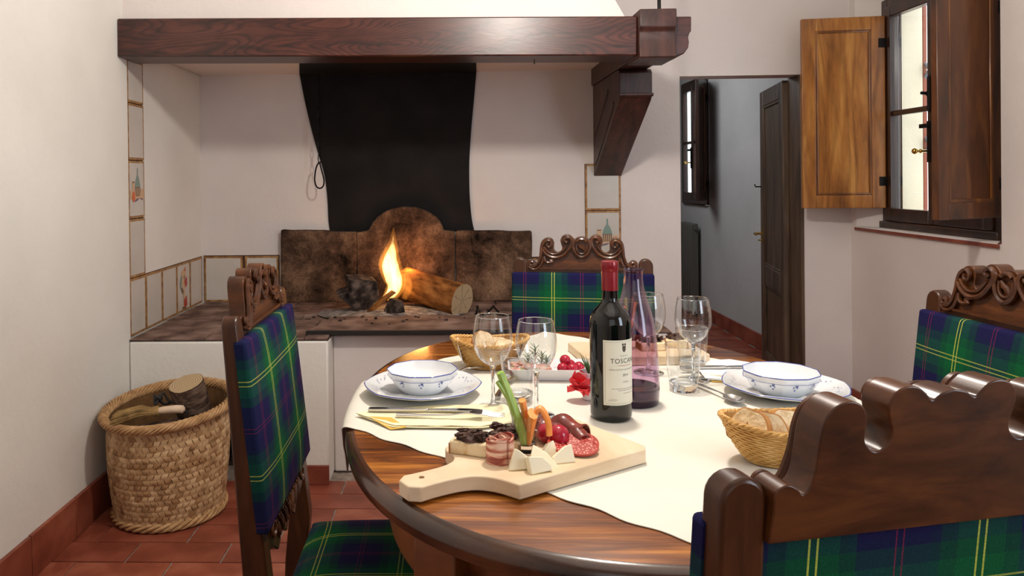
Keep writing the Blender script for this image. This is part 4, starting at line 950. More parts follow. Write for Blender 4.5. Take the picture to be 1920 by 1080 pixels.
# ================================================================== TABLEWARE
def lobed(nl, amp): return lambda a, k: 1+amp*(abs(math.cos(nl*a/2))-.6)
def dish_prints(b, fn, n, s, ax):
    pass
def plate(label, x, y):
    t = thing('dinner_plate', label, 'plate', (x, y, ZT), group='blue-rimmed dinner plates')
    pr = [(.0, .004), (.066, .004), (.076, .008), (.117, .020), (.1195, .0225), (.118, .0245), (.112, .0235), (.078, .012), (.068, .008), (0, .008)]
    fl = lambda a, k: 1+(.032*(1-abs(math.sin(4*a))**.8) if pr[k][0] > .1 else 0)-(.012 if pr[k][0] > .1 else 0)
    b = MB(); b.lathe([(0, 0), (.055, 0), (.066, .004)] + pr[1:], 96, fr=lambda a, k: fl(a, max(0, k-2))); add('dish', b, PORC, t)
    b = MB(); b.tube([(.1195*fl(a, 4)*math.cos(a), .1195*fl(a, 4)*math.sin(a), .0232) for a in [2*PI*i/96 for i in range(96)]], .0011, 5, True); add('blue_rim', b, BLUE, t)
    b = MB()
    for k in range(8):
        a0 = 2*PI*(k+.5)/8
        for j in range(-3, 4):
            a = a0+j*.075; rr = .098+.005*math.sin(j*1.5)
            z = .008+(rr-.068)*.33+.0022
            w = .0022 if j in (-2, 2) else .0013
            b.add([((rr-w)*math.cos(a), (rr-w)*math.sin(a), z), (rr*math.cos(a+.018), rr*math.sin(a+.018), z+.0003), ((rr+w)*math.cos(a), (rr+w)*math.sin(a), z+.0008), (rr*math.cos(a-.018), rr*math.sin(a-.018), z+.0003)], [(0, 1, 2, 3)])
    add('flower_print', b, BLUE, t); return t
def bowl(label, x, y, s=1):
    t = thing('soup_bowl', label, 'bowl', (x, y, ZT+.010), group='blue-rimmed soup bowls')
    pr = [(0, 0), (.040, 0), (.044, .003), (.056, .014), (.067, .030), (.0715, .044), (.0700, .0455), (.065, .031), (.054, .016), (.040, .007), (0, .006)]
    q = [3/180]*1
    fl = lambda a, k: 1+(.040*(1-abs(math.sin(5*a))**.8)-.015 if .055 < pr[k][0] else 0)
    b = MB(); b.lathe(pr, 80, fr=fl); add('dish', b, PORC, t)
    b = MB(); b.tube([(.0712*fl(a, 5)*math.cos(a), .0712*fl(a, 5)*math.sin(a), .0455) for a in [2*PI*i/80 for i in range(80)]], .0010, 5, True); add('blue_rim', b, BLUE, t)
    b = MB()
    def rr(z): return .056+(z-.014)/(.016)*.011+.0006
    b.tube([(rr(.034)*fl(a, 4)*math.cos(a), rr(.034)*fl(a, 4)*math.sin(a), .034) for a in [2*PI*i/80 for i in range(80)]], .00045, 4, True)
    for k in range(10):
        a0 = 2*PI*(k+.5)/10
        for da, dz, w in ((-.05, .002, .0016), (.03, .0045, .0024), (.0, -.004, .0016), (.06, .001, .0012)):
            a = a0+da; z = .026+dz; R = rr(z)*fl(a, 4)+.0006
            P = [(math.cos(a+e[0]*w/.06), math.sin(a+e[0]*w/.06), z+e[1]*w) for e in [(math.cos(i*PI/3), math.sin(i*PI/3)) for i in range(6)]]
            b.add([(c*(R+(zz_-z)*.6), s_*(R+(zz_-z)*.6), zz_) for c, s_, zz_ in P], [tuple(range(6))])
    add('flower_print', b, BLUE, t); return t
plate('white blue-rimmed dinner plate at the left place setting', -.070, 1.552)
bowl('white soup bowl with blue flowers on the left dinner plate', -.070, 1.540)
plate('white blue-rimmed dinner plate at the right place setting', .666, 1.540)
bowl('white soup bowl with blue flowers on the right dinner plate', .648, 1.515)
def goblet(label, x, y):
    t = thing('wine_glass', label, 'glass', (x, y, ZT), group='stemmed wine glasses')
    o = [(.0045, .082), (.015, .087), (.028, .099), (.0365, .118), (.0385, .134), (.0375, .152), (.0350, .168), (.0330, .1785)]
    i = [(.0322, .1785), (.0342, .168), (.0367, .152), (.0377, .134), (.0357, .1185), (.0272, .100), (.014, .0885), (0, .0865)]
    oo = [(p.x, p.y) for p in cat([(a, c, 0) for a, c in o], 3)]; ii = [(p.x, p.y) for p in cat([(a, c, 0) for a, c in i], 3)]
    b = MB(); b.lathe(oo+ii, 56, cap=False); add('glass_bowl', b, GLASS, t)
    b = MB(); b.tube([(.0326*math.cos(2*PI*k/56), .0326*math.sin(2*PI*k/56), .1787) for k in range(56)], .0006, 5, True); add('rim', b, GLASSS, t)
    b = MB(); st = [(.0, .0), (.032, .0), (.0335, .0012), (.032, .0022), (.016, .004), (.006, .008), (.0036, .02), (.0034, .05), (.0042, .075), (.006, .0815), (0, .0835)]
    b.lathe(st, 40); add('stem', b, GLASSS, t); return t
goblet('wine glass nearest the left soup bowl', .071, 1.455)
goblet('wine glass standing behind the vegetable shot glass', .150, 1.408)
goblet('wine glass standing behind the purple carafe', .437, 1.714)
goblet('wine glass at the right, between tumbler and door', .518, 1.650)
def tumbler(label, x, y):
    t = thing('tumbler', label, 'glass', (x, y, ZT), group='clear tumblers')
    b = MB(); b.lathe([(.0295, .018), (.033, .05), (.0365, .094), (.0357, .094), (.0322, .05), (.0287, .0185)], 48, cap=False); add('glass_wall', b, GLASS, t)
    b = MB(); b.lathe([(0, 0), (.026, 0), (.028, .003), (.0295, .0178), (.027, .0178), (.015, .0150), (0, .0145)], 48); add('thick_base', b, GLASSS, t)
    b = MB(); b.tube([(.0361*math.cos(2*PI*k/48), .0361*math.sin(2*PI*k/48), .0942) for k in range(48)], .0006, 5, True); add('rim', b, GLASSS, t); return t
tumbler('clear tumbler between the two left wine glasses and the spoon', .124, 1.502)
tumbler('clear thick-based tumbler right of the purple carafe', .473, 1.574)
tumbler('clear tumbler standing behind the right wine glass', .545, 1.745)
# wine bottle
WBX, WBY = .287, 1.400
t = thing('wine_bottle', 'dark red wine bottle with cream label and red capsule', 'bottle', (WBX, WBY, ZT))
pr = cat([(0, .004, 0), (.02, .003, 0), (.034, .0, 0), (.0375, .006, 0), (.038, .02, 0), (.038, .10, 0), (.0383, .165, 0), (.0375, .180, 0), (.033, .194, 0), (.023, .206, 0), (.0160, .216, 0), (.0145, .228, 0), (.0142, .25, 0), (.0142, .285, 0), (.012, .288, 0), (0, .288, 0)], 4)
b = MB(); b.lathe([(max(0, p.x), max(0, p.y)) for p in pr], 64); add('glass_body', b, BOTTLE, t)
b = MB(); b.lathe([(.0150, .236), (.0152, .270), (.0150, .272), (.0162, .274), (.0163, .286), (.0155, .2895), (.0125, .2905), (0, .2905)], 40, cap=False); add('capsule', b, CAPR, t)
fa = math.atan2(-WBY, -WBX)
def wrap(a_len, z, R=.0384): a = fc+a_len/R; return (R*math.cos(a), R*math.sin(a), z)
fc = fa+math.radians(38)
LZ0, LZ1, LW = .032, .150, .039
b = MB(); b.grid(lambda uu, vv: wrap((uu*2-1)*LW, LZ0+(LZ1-LZ0)*vv), 30, 4); lab = add('label', b, LABEL, t)
b = MB()
for a0, a1, z0, z1 in ((-LW+.003, LW-.003, LZ0+.003, LZ0+.0034), (-LW+.003, LW-.003, LZ1-.0034, LZ1-.003), (-LW+.003, -LW+.0034, LZ0+.003, LZ1-.003), (LW-.0034, LW-.003, LZ0+.003, LZ1-.003)):
    b.grid(lambda uu, vv: wrap(a0+(a1-a0)*uu, z0+(z1-z0)*vv, .03855), 24, 2)
# emblem: two dark heads over a shield
def disc(cx, cz, rx, rz): b.add([wrap(cx+rx*math.cos(i*PI/6), cz+rz*math.sin(i*PI/6), .0386) for i in range(12)], [tuple(range(12))])
add('label_frame', b, INKL, lab)
b = MB(); disc(-.0022, .142, .0022, .0022); disc(.0028, .142, .0022, .0022)
b.add([wrap(x, z, .0386) for x, z in ((-.0036, .1395), (.0042, .1395), (.0042, .133), (.0026, .1295), (.0003, .128), (-.002, .1295), (-.0036, .133))], [tuple(range(7))])
add('emblem', b, plain('emblem_ink', S(78, 70, 56), .7), lab)
def text(body, size, cx, cz, mt, name='lettering', space=1.0):
    cu = bpy.data.curves.new('t', 'FONT'); cu.body = body; cu.size = size; cu.align_x = 'CENTER'; cu.align_y = 'CENTER'; cu.space_character = space; cu.resolution_u = 3
    tmp = bpy.data.objects.new('t', cu); COL.objects.link(tmp); dg = bpy.context.evaluated_depsgraph_get()
    me = bpy.data.meshes.new_from_object(tmp.evaluated_get(dg)); bpy.data.objects.remove(tmp)
    for v in me.vertices: v.co = wrap(cx+v.co.x, cz+v.co.y, .03862)
    me.materials.clear(); me.materials.append(mt); o = bpy.data.objects.new(name, me); COL.objects.link(o); o.parent = lab; return o
text('TOSCANA', .0125, .004, .112, INK, space=1.05)
text('INDICAZIONE GEOGRAFICA TIPICA', .0040, .004, .0965, INKL)
text('2014', .0065, .003, .0865, INK)
text('ROSSO', .0040, .004, .074, INKL)
text('e 0,75 l', .0052, -.022, .0415, INKL)
b = MB()
for z, a0, a1 in ((.0615, -.024, .026), (.0585, -.012, .028), (.053, -.002, .024), (.121, -.008, .009)):
    x = a0
    while x < a1:
        w = random.uniform(.002, .005); b.add([wrap(x, z, .0386), wrap(min(x+w, a1), z, .0386), wrap(min(x+w, a1), z+.0011, .0386), wrap(x, z+.0011, .0386)], [(0, 1, 2, 3)]); x += w+.0012
add('small_print', b, INKL, lab)
b = MB(); b.grid(lambda uu, vv: wrap(-.012+.03*uu, .1035+.0008*vv, .0386), 12, 2); add('underline', b, INKR, lab)
# purple carafe
t = thing('carafe', 'tall translucent purple glass carafe behind the wine bottle', 'carafe', (.352, 1.492, ZT))
oc = cat([(.047, .008, 0), (.0485, .03, 0), (.047, .08, 0), (.043, .13, 0), (.0365, .17, 0), (.028, .20, 0), (.021, .225, 0), (.0185, .245, 0), (.0185, .258, 0), (.0195, .263, 0)], 4)
b = MB(); b.lathe([(p.x, p.y) for p in oc]+[(max(0, p.x-.0022), p.y) for p in oc[::-1]], 64, cap=False); add('glass_body', b, PURP, t)
b = MB(); b.lathe([(0, 0), (.044, 0), (.047, .004), (.0485, .030), (.0455, .034), (.02, .029), (0, .028)], 64); add('thick_base', b, PURPD, t)
b = MB(); b.tube([(.0190*math.cos(2*PI*k/40), .0190*math.sin(2*PI*k/40), .2632) for k in range(40)], .0012, 6, True); add('rim', b, PURPD, t)
# ---------------------------------------------------------------- cutlery
def knife(label, x, y, a, L=.21, z=ZT+.006):
    t = thing('table_knife', label, 'knife', (x, y, z), a, group='steel table knives')
    b = MB(); h = L*.5; pts = [(p.x, p.y) for p in cat([(-h, 0, 0), (-h+.004, .006, 0), (-h*.4, .0055, 0), (0, .004, 0), (0, -.004, 0), (-h*.4, -.0055, 0), (-h+.004, -.006, 0)], 4, True)]
    b.prism(pts, 0, .005); add('knife_handle', b, STEEL, t, bevel=.0015)
    b = MB(); pts = [(p.x, p.y) for p in cat([(0, .004, 0), (.02, .008, 0), (h*.7, .009, 0), (h*.95, .004, 0), (h, -.004, 0), (h*.6, -.0062, 0), (.02, -.005, 0), (0, -.004, 0)], 4, True)]
    b.prism(pts, .0015, .0035); add('blade', b, STEEL, t, bevel=.0006); return t
def fork(label, x, y, a, L=.19, z=ZT+.004, tilt=0):
    t = thing('table_fork', label, 'fork', (x, y, z), a, group='steel table forks'); t.rotation_euler = (0, tilt, a)
    b = MB(); b.tube([(-L*.5, 0, .004), (-L*.3, 0, .003), (0, 0, .004), (L*.18, 0, .010)], [.006, .0048, .0026, .0045], 8, flat=.4, up=(0, 0, 1)); add('fork_handle', b, STEEL, t)
    b = MB(); b.prism([(L*.17, -.005), (L*.26, -.012), (L*.30, -.012), (L*.30, .012), (L*.26, .012), (L*.17, .005)], .0085, .0105)
    for k in range(4): yy = -.0105+k*.007; b.tube([(L*.295, yy, .0095), (L*.4, yy, .0055), (L*.5, yy*.92, .006)], [.0017, .0016, .0008], 6)
    add('tines', b, STEEL, t, bevel=.0005); return t
def spoon(label, x, y, a, L=.15, z=ZT+.001):
    t = thing('spoon', label, 'spoon', (x, y, z), a, group='steel spoons')
    b = MB(); b.tube([(-L*.5, 0, .005), (-L*.35, 0, .006), (L*.05, 0, .008), (L*.2, 0, .007)], [.0065, .0055, .0024, .004], 8, flat=.4, up=(0, 0, 1)); add('spoon_handle', b, STEEL, t)
    b = MB(); b.grid(lambda uu, vv: (L*.35+.026*vv*math.cos(2*PI*uu)*1.0, .0165*vv*math.sin(2*PI*uu), .001+.008*vv**2), 24, 8, True); o = add('spoon_bowl', b, STEEL, t, solid=.0014); return t
def napkin(label, pts, z=ZT, mt=NAPY, h=.004, mt2=None, tip=None):
    t = thing('napkin', label, 'napkin', (pts[0][0], pts[0][1], z))
    x0, y0 = pts[0]
    for lay in range(2):
        P = [(x-x0+(lay*.004*(1 if i % 2 else -1)), y-y0+lay*.003, 0) for i, (x, y) in enumerate(pts)]
        b = MB(); Q = []
        N = len(P)
        for i in range(N):
            p, q = Vector(P[i]), Vector(P[(i+1) % N])
            for k in range(6): Q.append(p.lerp(q, k/6))
        c = sum(Q, Vector())/len(Q); n = len(Q)
        def zf(v, s): return lay*.0022+.0012+ .0022*(1+noise.noise(Vector((v.x*30, v.y*30, lay*3.1))))*(s)
        vs = []
        for s in (0, .35, .7, 1): vs += [(c.lerp(q, s).x, c.lerp(q, s).y, zf(c.lerp(q, s), 1)) for q in Q]
        fs = [(k*n+i, k*n+(i+1) % n, (k+1)*n+(i+1) % n, (k+1)*n+i) for k in range(3) for i in range(n)]
        b.add(vs, fs); add('fold', b, mt if not (lay and mt2) else mt2, t, solid=.0012)
    if tip:
        b = MB(); b.add([(x-x0, y-y0, zq) for x, y, zq in tip], [tuple(range(len(tip)))]); add('gold_underside', b, NAPG, t, solid=.001)
    return t
napkin('cream paper napkin under the knife and fork at the front left', [(-.186, 1.402), (-.115, 1.333), (.045, 1.327), (.108, 1.36), (.100, 1.455), (.0, 1.452), (-.06, 1.448)], tip=[(-.165, 1.385, .006), (-.118, 1.328, .0005), (-.09, 1.33, .004), (-.12, 1.372, .008)])
knife('steel knife on the cream napkin at the front left', -.058, 1.408, -.04, .215, z=ZT+.0085)
fork('steel fork on the cream napkin, nearest the cutting board', -.012, 1.372, -.06, .20, z=ZT+.0085)
fork('steel fork behind the left soup bowl, tines on the cloth', .000, 1.690, .72, .17)
spoon('small steel spoon standing out behind the left wine glasses', .098, 1.585, 1.35, .16)
napkin('white and gold paper napkin under the knife beside the right plate', [(.545, 1.640), (.60, 1.622), (.69, 1.655), (.735, 1.74), (.66, 1.81), (.60, 1.80), (.555, 1.72)], mt=NAPW, tip=[(.548, 1.672, .006), (.552, 1.634, .0005), (.60, 1.62, .0008), (.604, 1.655, .006)])
knife('steel knife on the napkin beside the right plate', .610, 1.720, .05, .20, z=ZT+.0085)
spoon('small steel spoon lying between the right plate and the bread basket', .528, 1.535, -1.28, .155)
# ---------------------------------------------------------------- bread baskets
def bread_basket(label, x, y, rz, s=1):
    t = thing('bread_basket', label, 'basket', (x, y, ZT), rz, group='oval cane bread baskets')
    a0, b0, a1, b1, H_ = .050*s, .036*s, .092*s, .062*s, .056*s
    def P(a, v, d=0):
        v2 = v**.75; A = a0+(a1-a0)*v2+d; B = b0+(b1-b0)*v2+d
        return (A*math.cos(a), B*math.sin(a), .003+H_*v*(1+.22*math.cos(a)**2*v))
    b = MB(); b.grid(lambda uu, vv: P(2*PI*uu, vv, -.002), 60, 8, True); b.add([P(2*PI*i/60, 0, -.002) for i in range(60)], [tuple(range(60))]); add('lining', b, RATT, t, solid=.001)
    b = MB(); R_ = 15
    for j in range(R_):
        v = (j+.5)/R_
        b.tube([P(2*PI*i/96, v, .0012*(1 if (i//2+j) % 2 else -1)) for i in range(96)], .0021, 5, True)
    o = add('cane_weave', b, RATT, t); o['kind'] = 'stuff'
    b = MB()
    for q in range(3): b.tube([tuple(Vector(P(2*PI*i/140, 1, .0025*math.cos(i/140*2*PI*18+q*2.1)))+Vector((0, 0, .0025*math.sin(i/140*2*PI*18+q*2.1)))) for i in range(140)], .0026, 5, True)
    add('rim', b, RATT, t)
    b = MB(); b.tube([(a0*1.03*math.cos(2*PI*i/48), b0*1.03*math.sin(2*PI*i/48), .003) for i in range(48)], .003, 6, True); add('foot_ring', b, RATT, t)
    return t
def slice_bread(label, x, y, z, rot, w=.07, h=.05, th=.014, group=None):
    t = thing('bread_slice', label, 'bread', (x, y, z), group=group); t.rotation_euler = rot
    pts = [(p.x, p.y) for p in cat([(-w/2, 0, 0), (-w*.52, h*.5, 0), (-w*.3, h*.95, 0), (0, h, 0), (w*.32, h*.92, 0), (w*.52, h*.5, 0), (w/2, 0, 0), (0, -.002, 0)], 4, True)]
    b = MB(); n = len(pts); ins = [(x_*.93, (y_-h/2)*.93+h/2) for x_, y_ in pts]
    vs = [(x_, -th/2, y_) for x_, y_ in pts]+[(x_, th/2, y_) for x_, y_ in pts]+[(x_, -th/2-.0008, y_) for x_, y_ in ins]+[(x_, th/2+.0008, y_) for x_, y_ in ins]
    fs = [(i, (i+1) % n, n+(i+1) % n, n+i) for i in range(n)]+[(i, (i+1) % n, 2*n+(i+1) % n, 2*n+i) for i in range(n)]+[(n+i, n+(i+1) % n, 3*n+(i+1) % n, 3*n+i) for i in range(n)]
    b.mi = 1; b.add(vs, fs); add('crust', b, [CRUMB, CRUST], t)
    b = MB(); b.add([(x_, -th/2-.0008, y_) for x_, y_ in ins], [tuple(range(n))]); b.add([(x_, th/2+.0008, y_) for x_, y_ in ins], [tuple(range(n))]); add('crumb', b, CRUMB, t)
    return t
bread_basket('oval cane bread basket at the back left behind the wine glass', .080, 1.775, .02, .98)
bread_basket('oval cane bread basket at the front right beside the foreground chair', .505, 1.185, .03, .98)
GB = 'bread slices in the cane baskets'
for i, (lx, ly, lz, rx, rz) in enumerate(((-.055, -.01, .030, .35, -.9), (-.028, -.014, .026, .3, -.15), (.01, -.01, .028, .45, .2), (.045, .0, .028, .35, -.3))):
    slice_bread(['curled bread slice at the left end of the front right basket', 'broad toasted bread slice second from left in the front right basket', 'bread slice third from left in the front right basket', 'bread slice at the right end of the front right basket'][i], .505+lx, 1.185+ly, ZT+lz, (-rx, .1, rz), .062, .052, group=GB)
for i, (lx, ly, lz, rx, rz) in enumerate(((-.015, -.005, .035, .5, .5), (.015, .008, .025, .9, -.2), (.045, -.006, .025, 1.0, .3))):
    slice_bread(['pointed bread slice at the left of the back left basket', 'flat bread slice in the middle of the back left basket', 'bread slice at the right of the back left basket'][i], .08+lx, 1.775+ly, ZT+lz, (-rx, .3 if i == 0 else 0, rz), .058, .05, group=GB)
t = thing('napkin', 'white paper napkin lining the back left bread basket', 'napkin', (.08, 1.775, ZT+.03))
b = MB()
for cx, sg in ((-.068, -1), (.068, 1)):
    b.grid(lambda uu, vv: (cx+sg*(.012*(vv-.3)), -.035+.07*uu, -.012+.045*vv+.006*math.sin(uu*9+cx*50)), 14, 6)
add('paper', b, NAPW, t, solid=.001)
# ---------------------------------------------------------------- white dish with salad
t = thing('serving_dish', 'white rectangular dish of salad and radishes behind the second wine glass', 'dish', (.208, 1.685, ZT), -.04)
b = MB()
def rr_rect(hx, hy, rad, n=6):
    P = []
    for cx, cy, a0 in ((hx-rad, hy-rad, 0), (-hx+rad, hy-rad, PI/2), (-hx+rad, -hy+rad, PI), (hx-rad, -hy+rad, 3*PI/2)):
        for k in range(n+1): a = a0+PI/2*k/n; P.append((cx+rad*math.cos(a), cy+rad*math.sin(a)))
    return P
rings = [(.072, .036, 0), (.088, .050, .024), (.092, .054, .027), (.088, .050, .027), (.076, .039, .006)]
vs = []; n = 28
for hx, hy, z in rings: vs += [(x_, y_, z) for x_, y_ in rr_rect(hx, hy, .012)]
fs = [(k*n+i, k*n+(i+1) % n, (k+1)*n+(i+1) % n, (k+1)*n+i) for k in range(4) for i in range(n)]+[tuple(range(n))[::-1], tuple(range(4*n, 5*n))]
b.add(vs, fs); add('dish', b, PORC, t)
t = thing('rosemary_sprig', 'green rosemary sprig standing on the salad in the white dish', 'herb', (.175, 1.69, ZT+.02))
b = MB()
for st in ((0, 0, .044), (.016, .0, .028), (-.014, .005, .022), (.026, -.005, .018)):
    b.tube([(st[0], st[1], 0), (st[0]+.004, st[1], st[2])], .0012, 5)
    for k in range(16):
        z = st[2]*k/16+.004; a = k*2.4; b.tube([(st[0]+.003*z/.05, st[1], z), (st[0]+.011*math.cos(a), st[1]+.011*math.sin(a), z+.010)], [.0012, .0005], 4)
add('needles', b, GREEN, t)
t = thing('sliced_salad', 'pink radish and greens salad heaped in the white dish', 'salad', (.17, 1.683, ZT+.008)); 
b = MB()
for k in range(26): b.sphere((random.uniform(-.05, .035), random.uniform(-.025, .025), random.uniform(.006, .018)), random.uniform(.007, .012), 8, 6, (1.3, 1, .6), nz=.4)
o = add('salad_pieces', b, noisy('pink_salad', [(.3, S(150, 50, 60)), (.5, S(214, 150, 140)), (.7, S(120, 140, 70))], 60, 5, .4), t); o['kind'] = 'stuff'
def radish(label, x, y, z, rad=.0125, tail=True):
    t = thing('radish', label, 'radish', (x, y, z+rad), random.uniform(0, 3), group='red radishes')
    b = MB(); b.sphere((0, 0, 0), rad, 18, 12, (1, 1, .95)); add('root', b, RADISH, t)
    b = MB(); b.tube([(rad*.9, 0, 0), (rad*1.3, .002, .001), (rad*1.7, .003, -.002)], [.002, .001, .0004], 5); add('root_tip', b, NAPW, t)
    return t
for i, (x, y, z) in enumerate(((.236, 1.668, .01), (.256, 1.662, .010), (.274, 1.678, .010), (.256, 1.690, .012), (.244, 1.684, .024))):
    radish(['leftmost radish in the white dish', 'middle front radish in the white dish', 'rightmost radish in the white dish', 'back radish in the white dish', 'topmost radish in the white dish'][i], x, y, ZT+z)
# red flower and little white vase
t = thing('bud_vase', 'small white vase with green leaves behind the wine bottle', 'vase', (.268, 1.515, ZT))
b = MB(); b.lathe([(0, 0), (.014, 0), (.017, .02), (.021, .055), (.0195, .055), (.0155, .02), (0, .006)], 30); add('pot', b, PORC, t)
b = MB()
for k in range(12):
    a = k*2*PI/12; b.tube([(0, 0, .045), (.008*math.cos(a), .008*math.sin(a), .065), (.02*math.cos(a), .02*math.sin(a), .075+.008*(k % 3))], [.003, .004, .0006], 5, flat=.4)
add('leaves', b, GREEN, t)
t = thing('flower', 'crumpled red flower lying against the vase left of the wine bottle', 'flower', (.248, 1.503, ZT+.024)); t.scale = (1.08, 1.08, 1.08)
for k in range(16):
    a = k*2*PI/16*1.9+.3; el = (-.2, .6, 1.15)[k % 3]; b = MB()
    def pet(uu, vv):
        w = .017*math.sin(PI*min(1, vv*.85+.1)); x = (uu*2-1)*w; l = .025*vv
        p = Vector((l*math.cos(el), x, l*math.sin(el)+.004*math.sin(uu*9+k)*vv-.006*(uu*2-1)**2*-1))
        return RZ(a) @ p
    b.grid(pet, 9, 7); add('petal', b, PETAL, t, solid=.0006)
# ---------------------------------------------------------------- front cutting board
bd = Vector((.837, .547)); ang = math.atan2(bd.y, bd.x)
def board(label, x, y, a, z=ZT, L=.26, Wd=.185, handle=True):
    t = thing('cutting_board', label, 'cutting board', (x, y, z), a)
    h = Wd/2
    o = [(L-.012, -h), (L, -h+.012), (L, h-.012), (L-.012, h), (.004, h), (-.008, h-.006)]
    if handle:
        o += [(p.x, p.y) for p in cat([(-.014, h-.018, 0), (-.016, .05, 0), (-.03, .032, 0), (-.055, .024, 0), (-.09, .0235, 0), (-.118, .025, 0)], 5)] + [(-.132, .013), (-.132, -.013)] + [(p.x, p.y) for p in cat([(-.118, -.025, 0), (-.09, -.0235, 0), (-.055, -.026, 0), (-.03, -.036, 0), (-.012, -.058, 0), (0, -h, 0)], 5)]
    else: o += [(0, -h)]
    b = MB(); b.prism(o, 0, .0215); add('board', b, MAPLE, t, bevel=.002)
    if handle:
        b = MB(); b.lathe([(0, .0005), (.004, .0005), (.004, .0), (0, .0)], 14, TR(-.10, .004, .0215)); add('hole_shade_disc', b, plain('hole_shadow', S(120, 84, 54), .9), t)  # no hole is cut; this disc paints its shade on the board
    return t
B0 = Vector((.035, 1.114))
board('pale wooden cutting board with handle, loaded with food, at the front', B0.x, B0.y, ang)
ZBD = ZT+.0215
def crostino(label, x, y, z, a, w=.062, d=.042):
    t = thing('crostino', label, 'crostino', (x, y, z), a, group='crostini with dark spread')
    b = MB(); b.mi = 1; b.prism(jit([(-w/2, -d/2), (w/2, -d/2), (w/2+.003, d/2), (-w/2, d/2)], 4, .0012), 0, .0205); add('bread', b, [CRUMB, CRUMB], t, bevel=.003)
    b = MB(); b.prism(jit([(w/2-.001, -d/2), (w/2+.0015, -d/2), (w/2+.004, d/2), (w/2, d/2)], 2, .0003), .0005, .0165); b.prism([(-w/2-.001, -d/2), (-w/2+.001, -d/2), (-w/2+.001, d/2), (-w/2-.001, d/2)], .0005, .0165); add('crust', b, CRUST, t)
    b = MB()
    b.grid(lambda uu, vv: ((vv**.8)*w*.47*math.cos(2*PI*uu)*(1+.12*math.sin(5*uu*2*PI)), vv**.8*d*.46*math.sin(2*PI*uu)*(1+.1*math.cos(4*uu*2*PI)), .020+.010*(1-vv**3)+.006*noise.noise(Vector((vv*math.cos(2*PI*uu)*5, vv*math.sin(2*PI*uu)*5, w*90)))*(1-vv**4)), 36, 12, True)
    for k in range(26): b.sphere((random.uniform(-w*.40, w*.40), random.uniform(-d*.36, d*.36), .024+random.uniform(0, .007)), random.uniform(.0025, .0055), 8, 6, (1.3, 1, .8), nz=1.2, ns=300)
    add('spread', b, PATE, t); return t
crostino('square crostino with dark spread at the left on the front board', .024, 1.163, ZBD, -.35)
crostino('crostino with dark spread behind the bacon roll on the front board', .078, 1.186, ZBD, -.2, .05, .036).rotation_euler = (.25, 0, -.2)
t = thing('bacon_roll', 'standing roll of pink and white bacon on the front board', 'bacon', (.063, 1.122, ZBD))
b = MB(); N = 90
def roll_(uu, vv): a = uu*2*PI*2.4; rr = .0215-.0062*uu*2.4/1.2*.9; return (rr*math.cos(a-.9), rr*math.sin(a-.9), .036*vv+.004*math.sin(a*1.3)*vv+.002*noise.noise(Vector((a*2, vv*3, 0))))
b.grid(roll_, N, 8); add('rasher', b, BACON, t, solid=.0032)
t = thing('shot_glass', 'small glass holding celery and carrot sticks on the front board', 'glass', (.108, 1.168, ZBD))
b = MB(); b.lathe([(.0155, .012), (.019, .03), (.0255, .058), (.0248, .058), (.0183, .03), (.0148, .0125)], 40, cap=False); add('glass_wall', b, GLASS, t)
b = MB(); b.lathe([(0, 0), (.015, 0), (.0158, .0118), (.012, .0115), (0, .009)], 32); add('thick_base', b, GLASSS, t)
def stick(name, label, cat_, pts, rad, mt, group=None, flat=.7, x=.108, y=1.168, z=None):
    t = thing(name, label, cat_, (x, y, ZBD if z is None else z), group=group); b = MB(); b.tube(cat(pts, 5), [rad[0]+(rad[1]-rad[0])*k/((len(pts)-1)*5) for k in range((len(pts)-1)*5+1)], 8, flat=flat); add(name+'_stick', b, mt, t); return t
stick('celery', 'long green celery stick leaning left in the shot glass', 'celery', [(-.002, 0, .013), (-.012, 0, .045), (-.026, .0, .085), (-.040, .0, .122)], (.0125, .0088), CELERY)
stick('celery', 'thin side shoot of celery left of the long stick in the shot glass', 'celery', [(-.010, -.003, .040), (-.024, -.003, .075), (-.044, -.003, .108)], (.0055, .0055), CELERY)
CGp = 'carrot sticks in the shot glass'
stick('carrot', 'broad carrot stick at the front of the shot glass', 'carrot', [(.003, -.006, .013), (.006, -.009, .04), (.009, -.014, .062)], (.008, .0165), CARROT, CGp, .5)
stick('carrot', 'carrot stick bent over the right rim of the shot glass', 'carrot', [(.006, -.002, .02), (.014, -.008, .06), (.022, -.010, .068), (.032, -.012, .050), (.034, -.014, .028)], (.006, .0065), CARROT, CGp)
stick('carrot', 'carrot stick at the back of the shot glass, tallest of the three', 'carrot', [(-.001, .004, .014), (-.001, .006, .05), (-.006, .002, .078)], (.006, .0085), CARROT, CGp)
CHG = 'white cheese wedges on the front board'
def cheese(label, x, y, z, rot, pts, h=.010):
    t = thing('cheese_wedge', label, 'cheese', (x, y, z), group=CHG); t.rotation_euler = rot
    b = MB(); b.prism(pts, 0, h, 'y'); add('paste', b, CHEESE, t, bevel=.0012)
    b = MB(); b.box(min(p[0] for p in pts)+.001, max(p[0] for p in pts)-.001, .0008, h-.0008, -.0006, .0004); add('rind', b, RIND, t); return t
cheese('leftmost white cheese wedge with its tip up on the front board', .090, 1.086, ZBD+.001, (-.35, 0, .1), [(-.016, 0), (.016, .001), (.016, .016), (.002, .027), (-.004, .030)], .014)
cheese('frontmost white cheese wedge on the front board', .121, 1.075, ZBD+.001, (-.45, 0, .35), [(-.016, 0), (.018, .002), (.017, .010), (.006, .022), (-.016, .025)], .014)
cheese('long cheese wedge lying behind the frontmost one', .127, 1.100, ZBD+.001, (-.75, .25, -.15), [(-.022, .004), (.020, -.001), (.022, .006), (.0, .022), (-.022, .028)], .012)
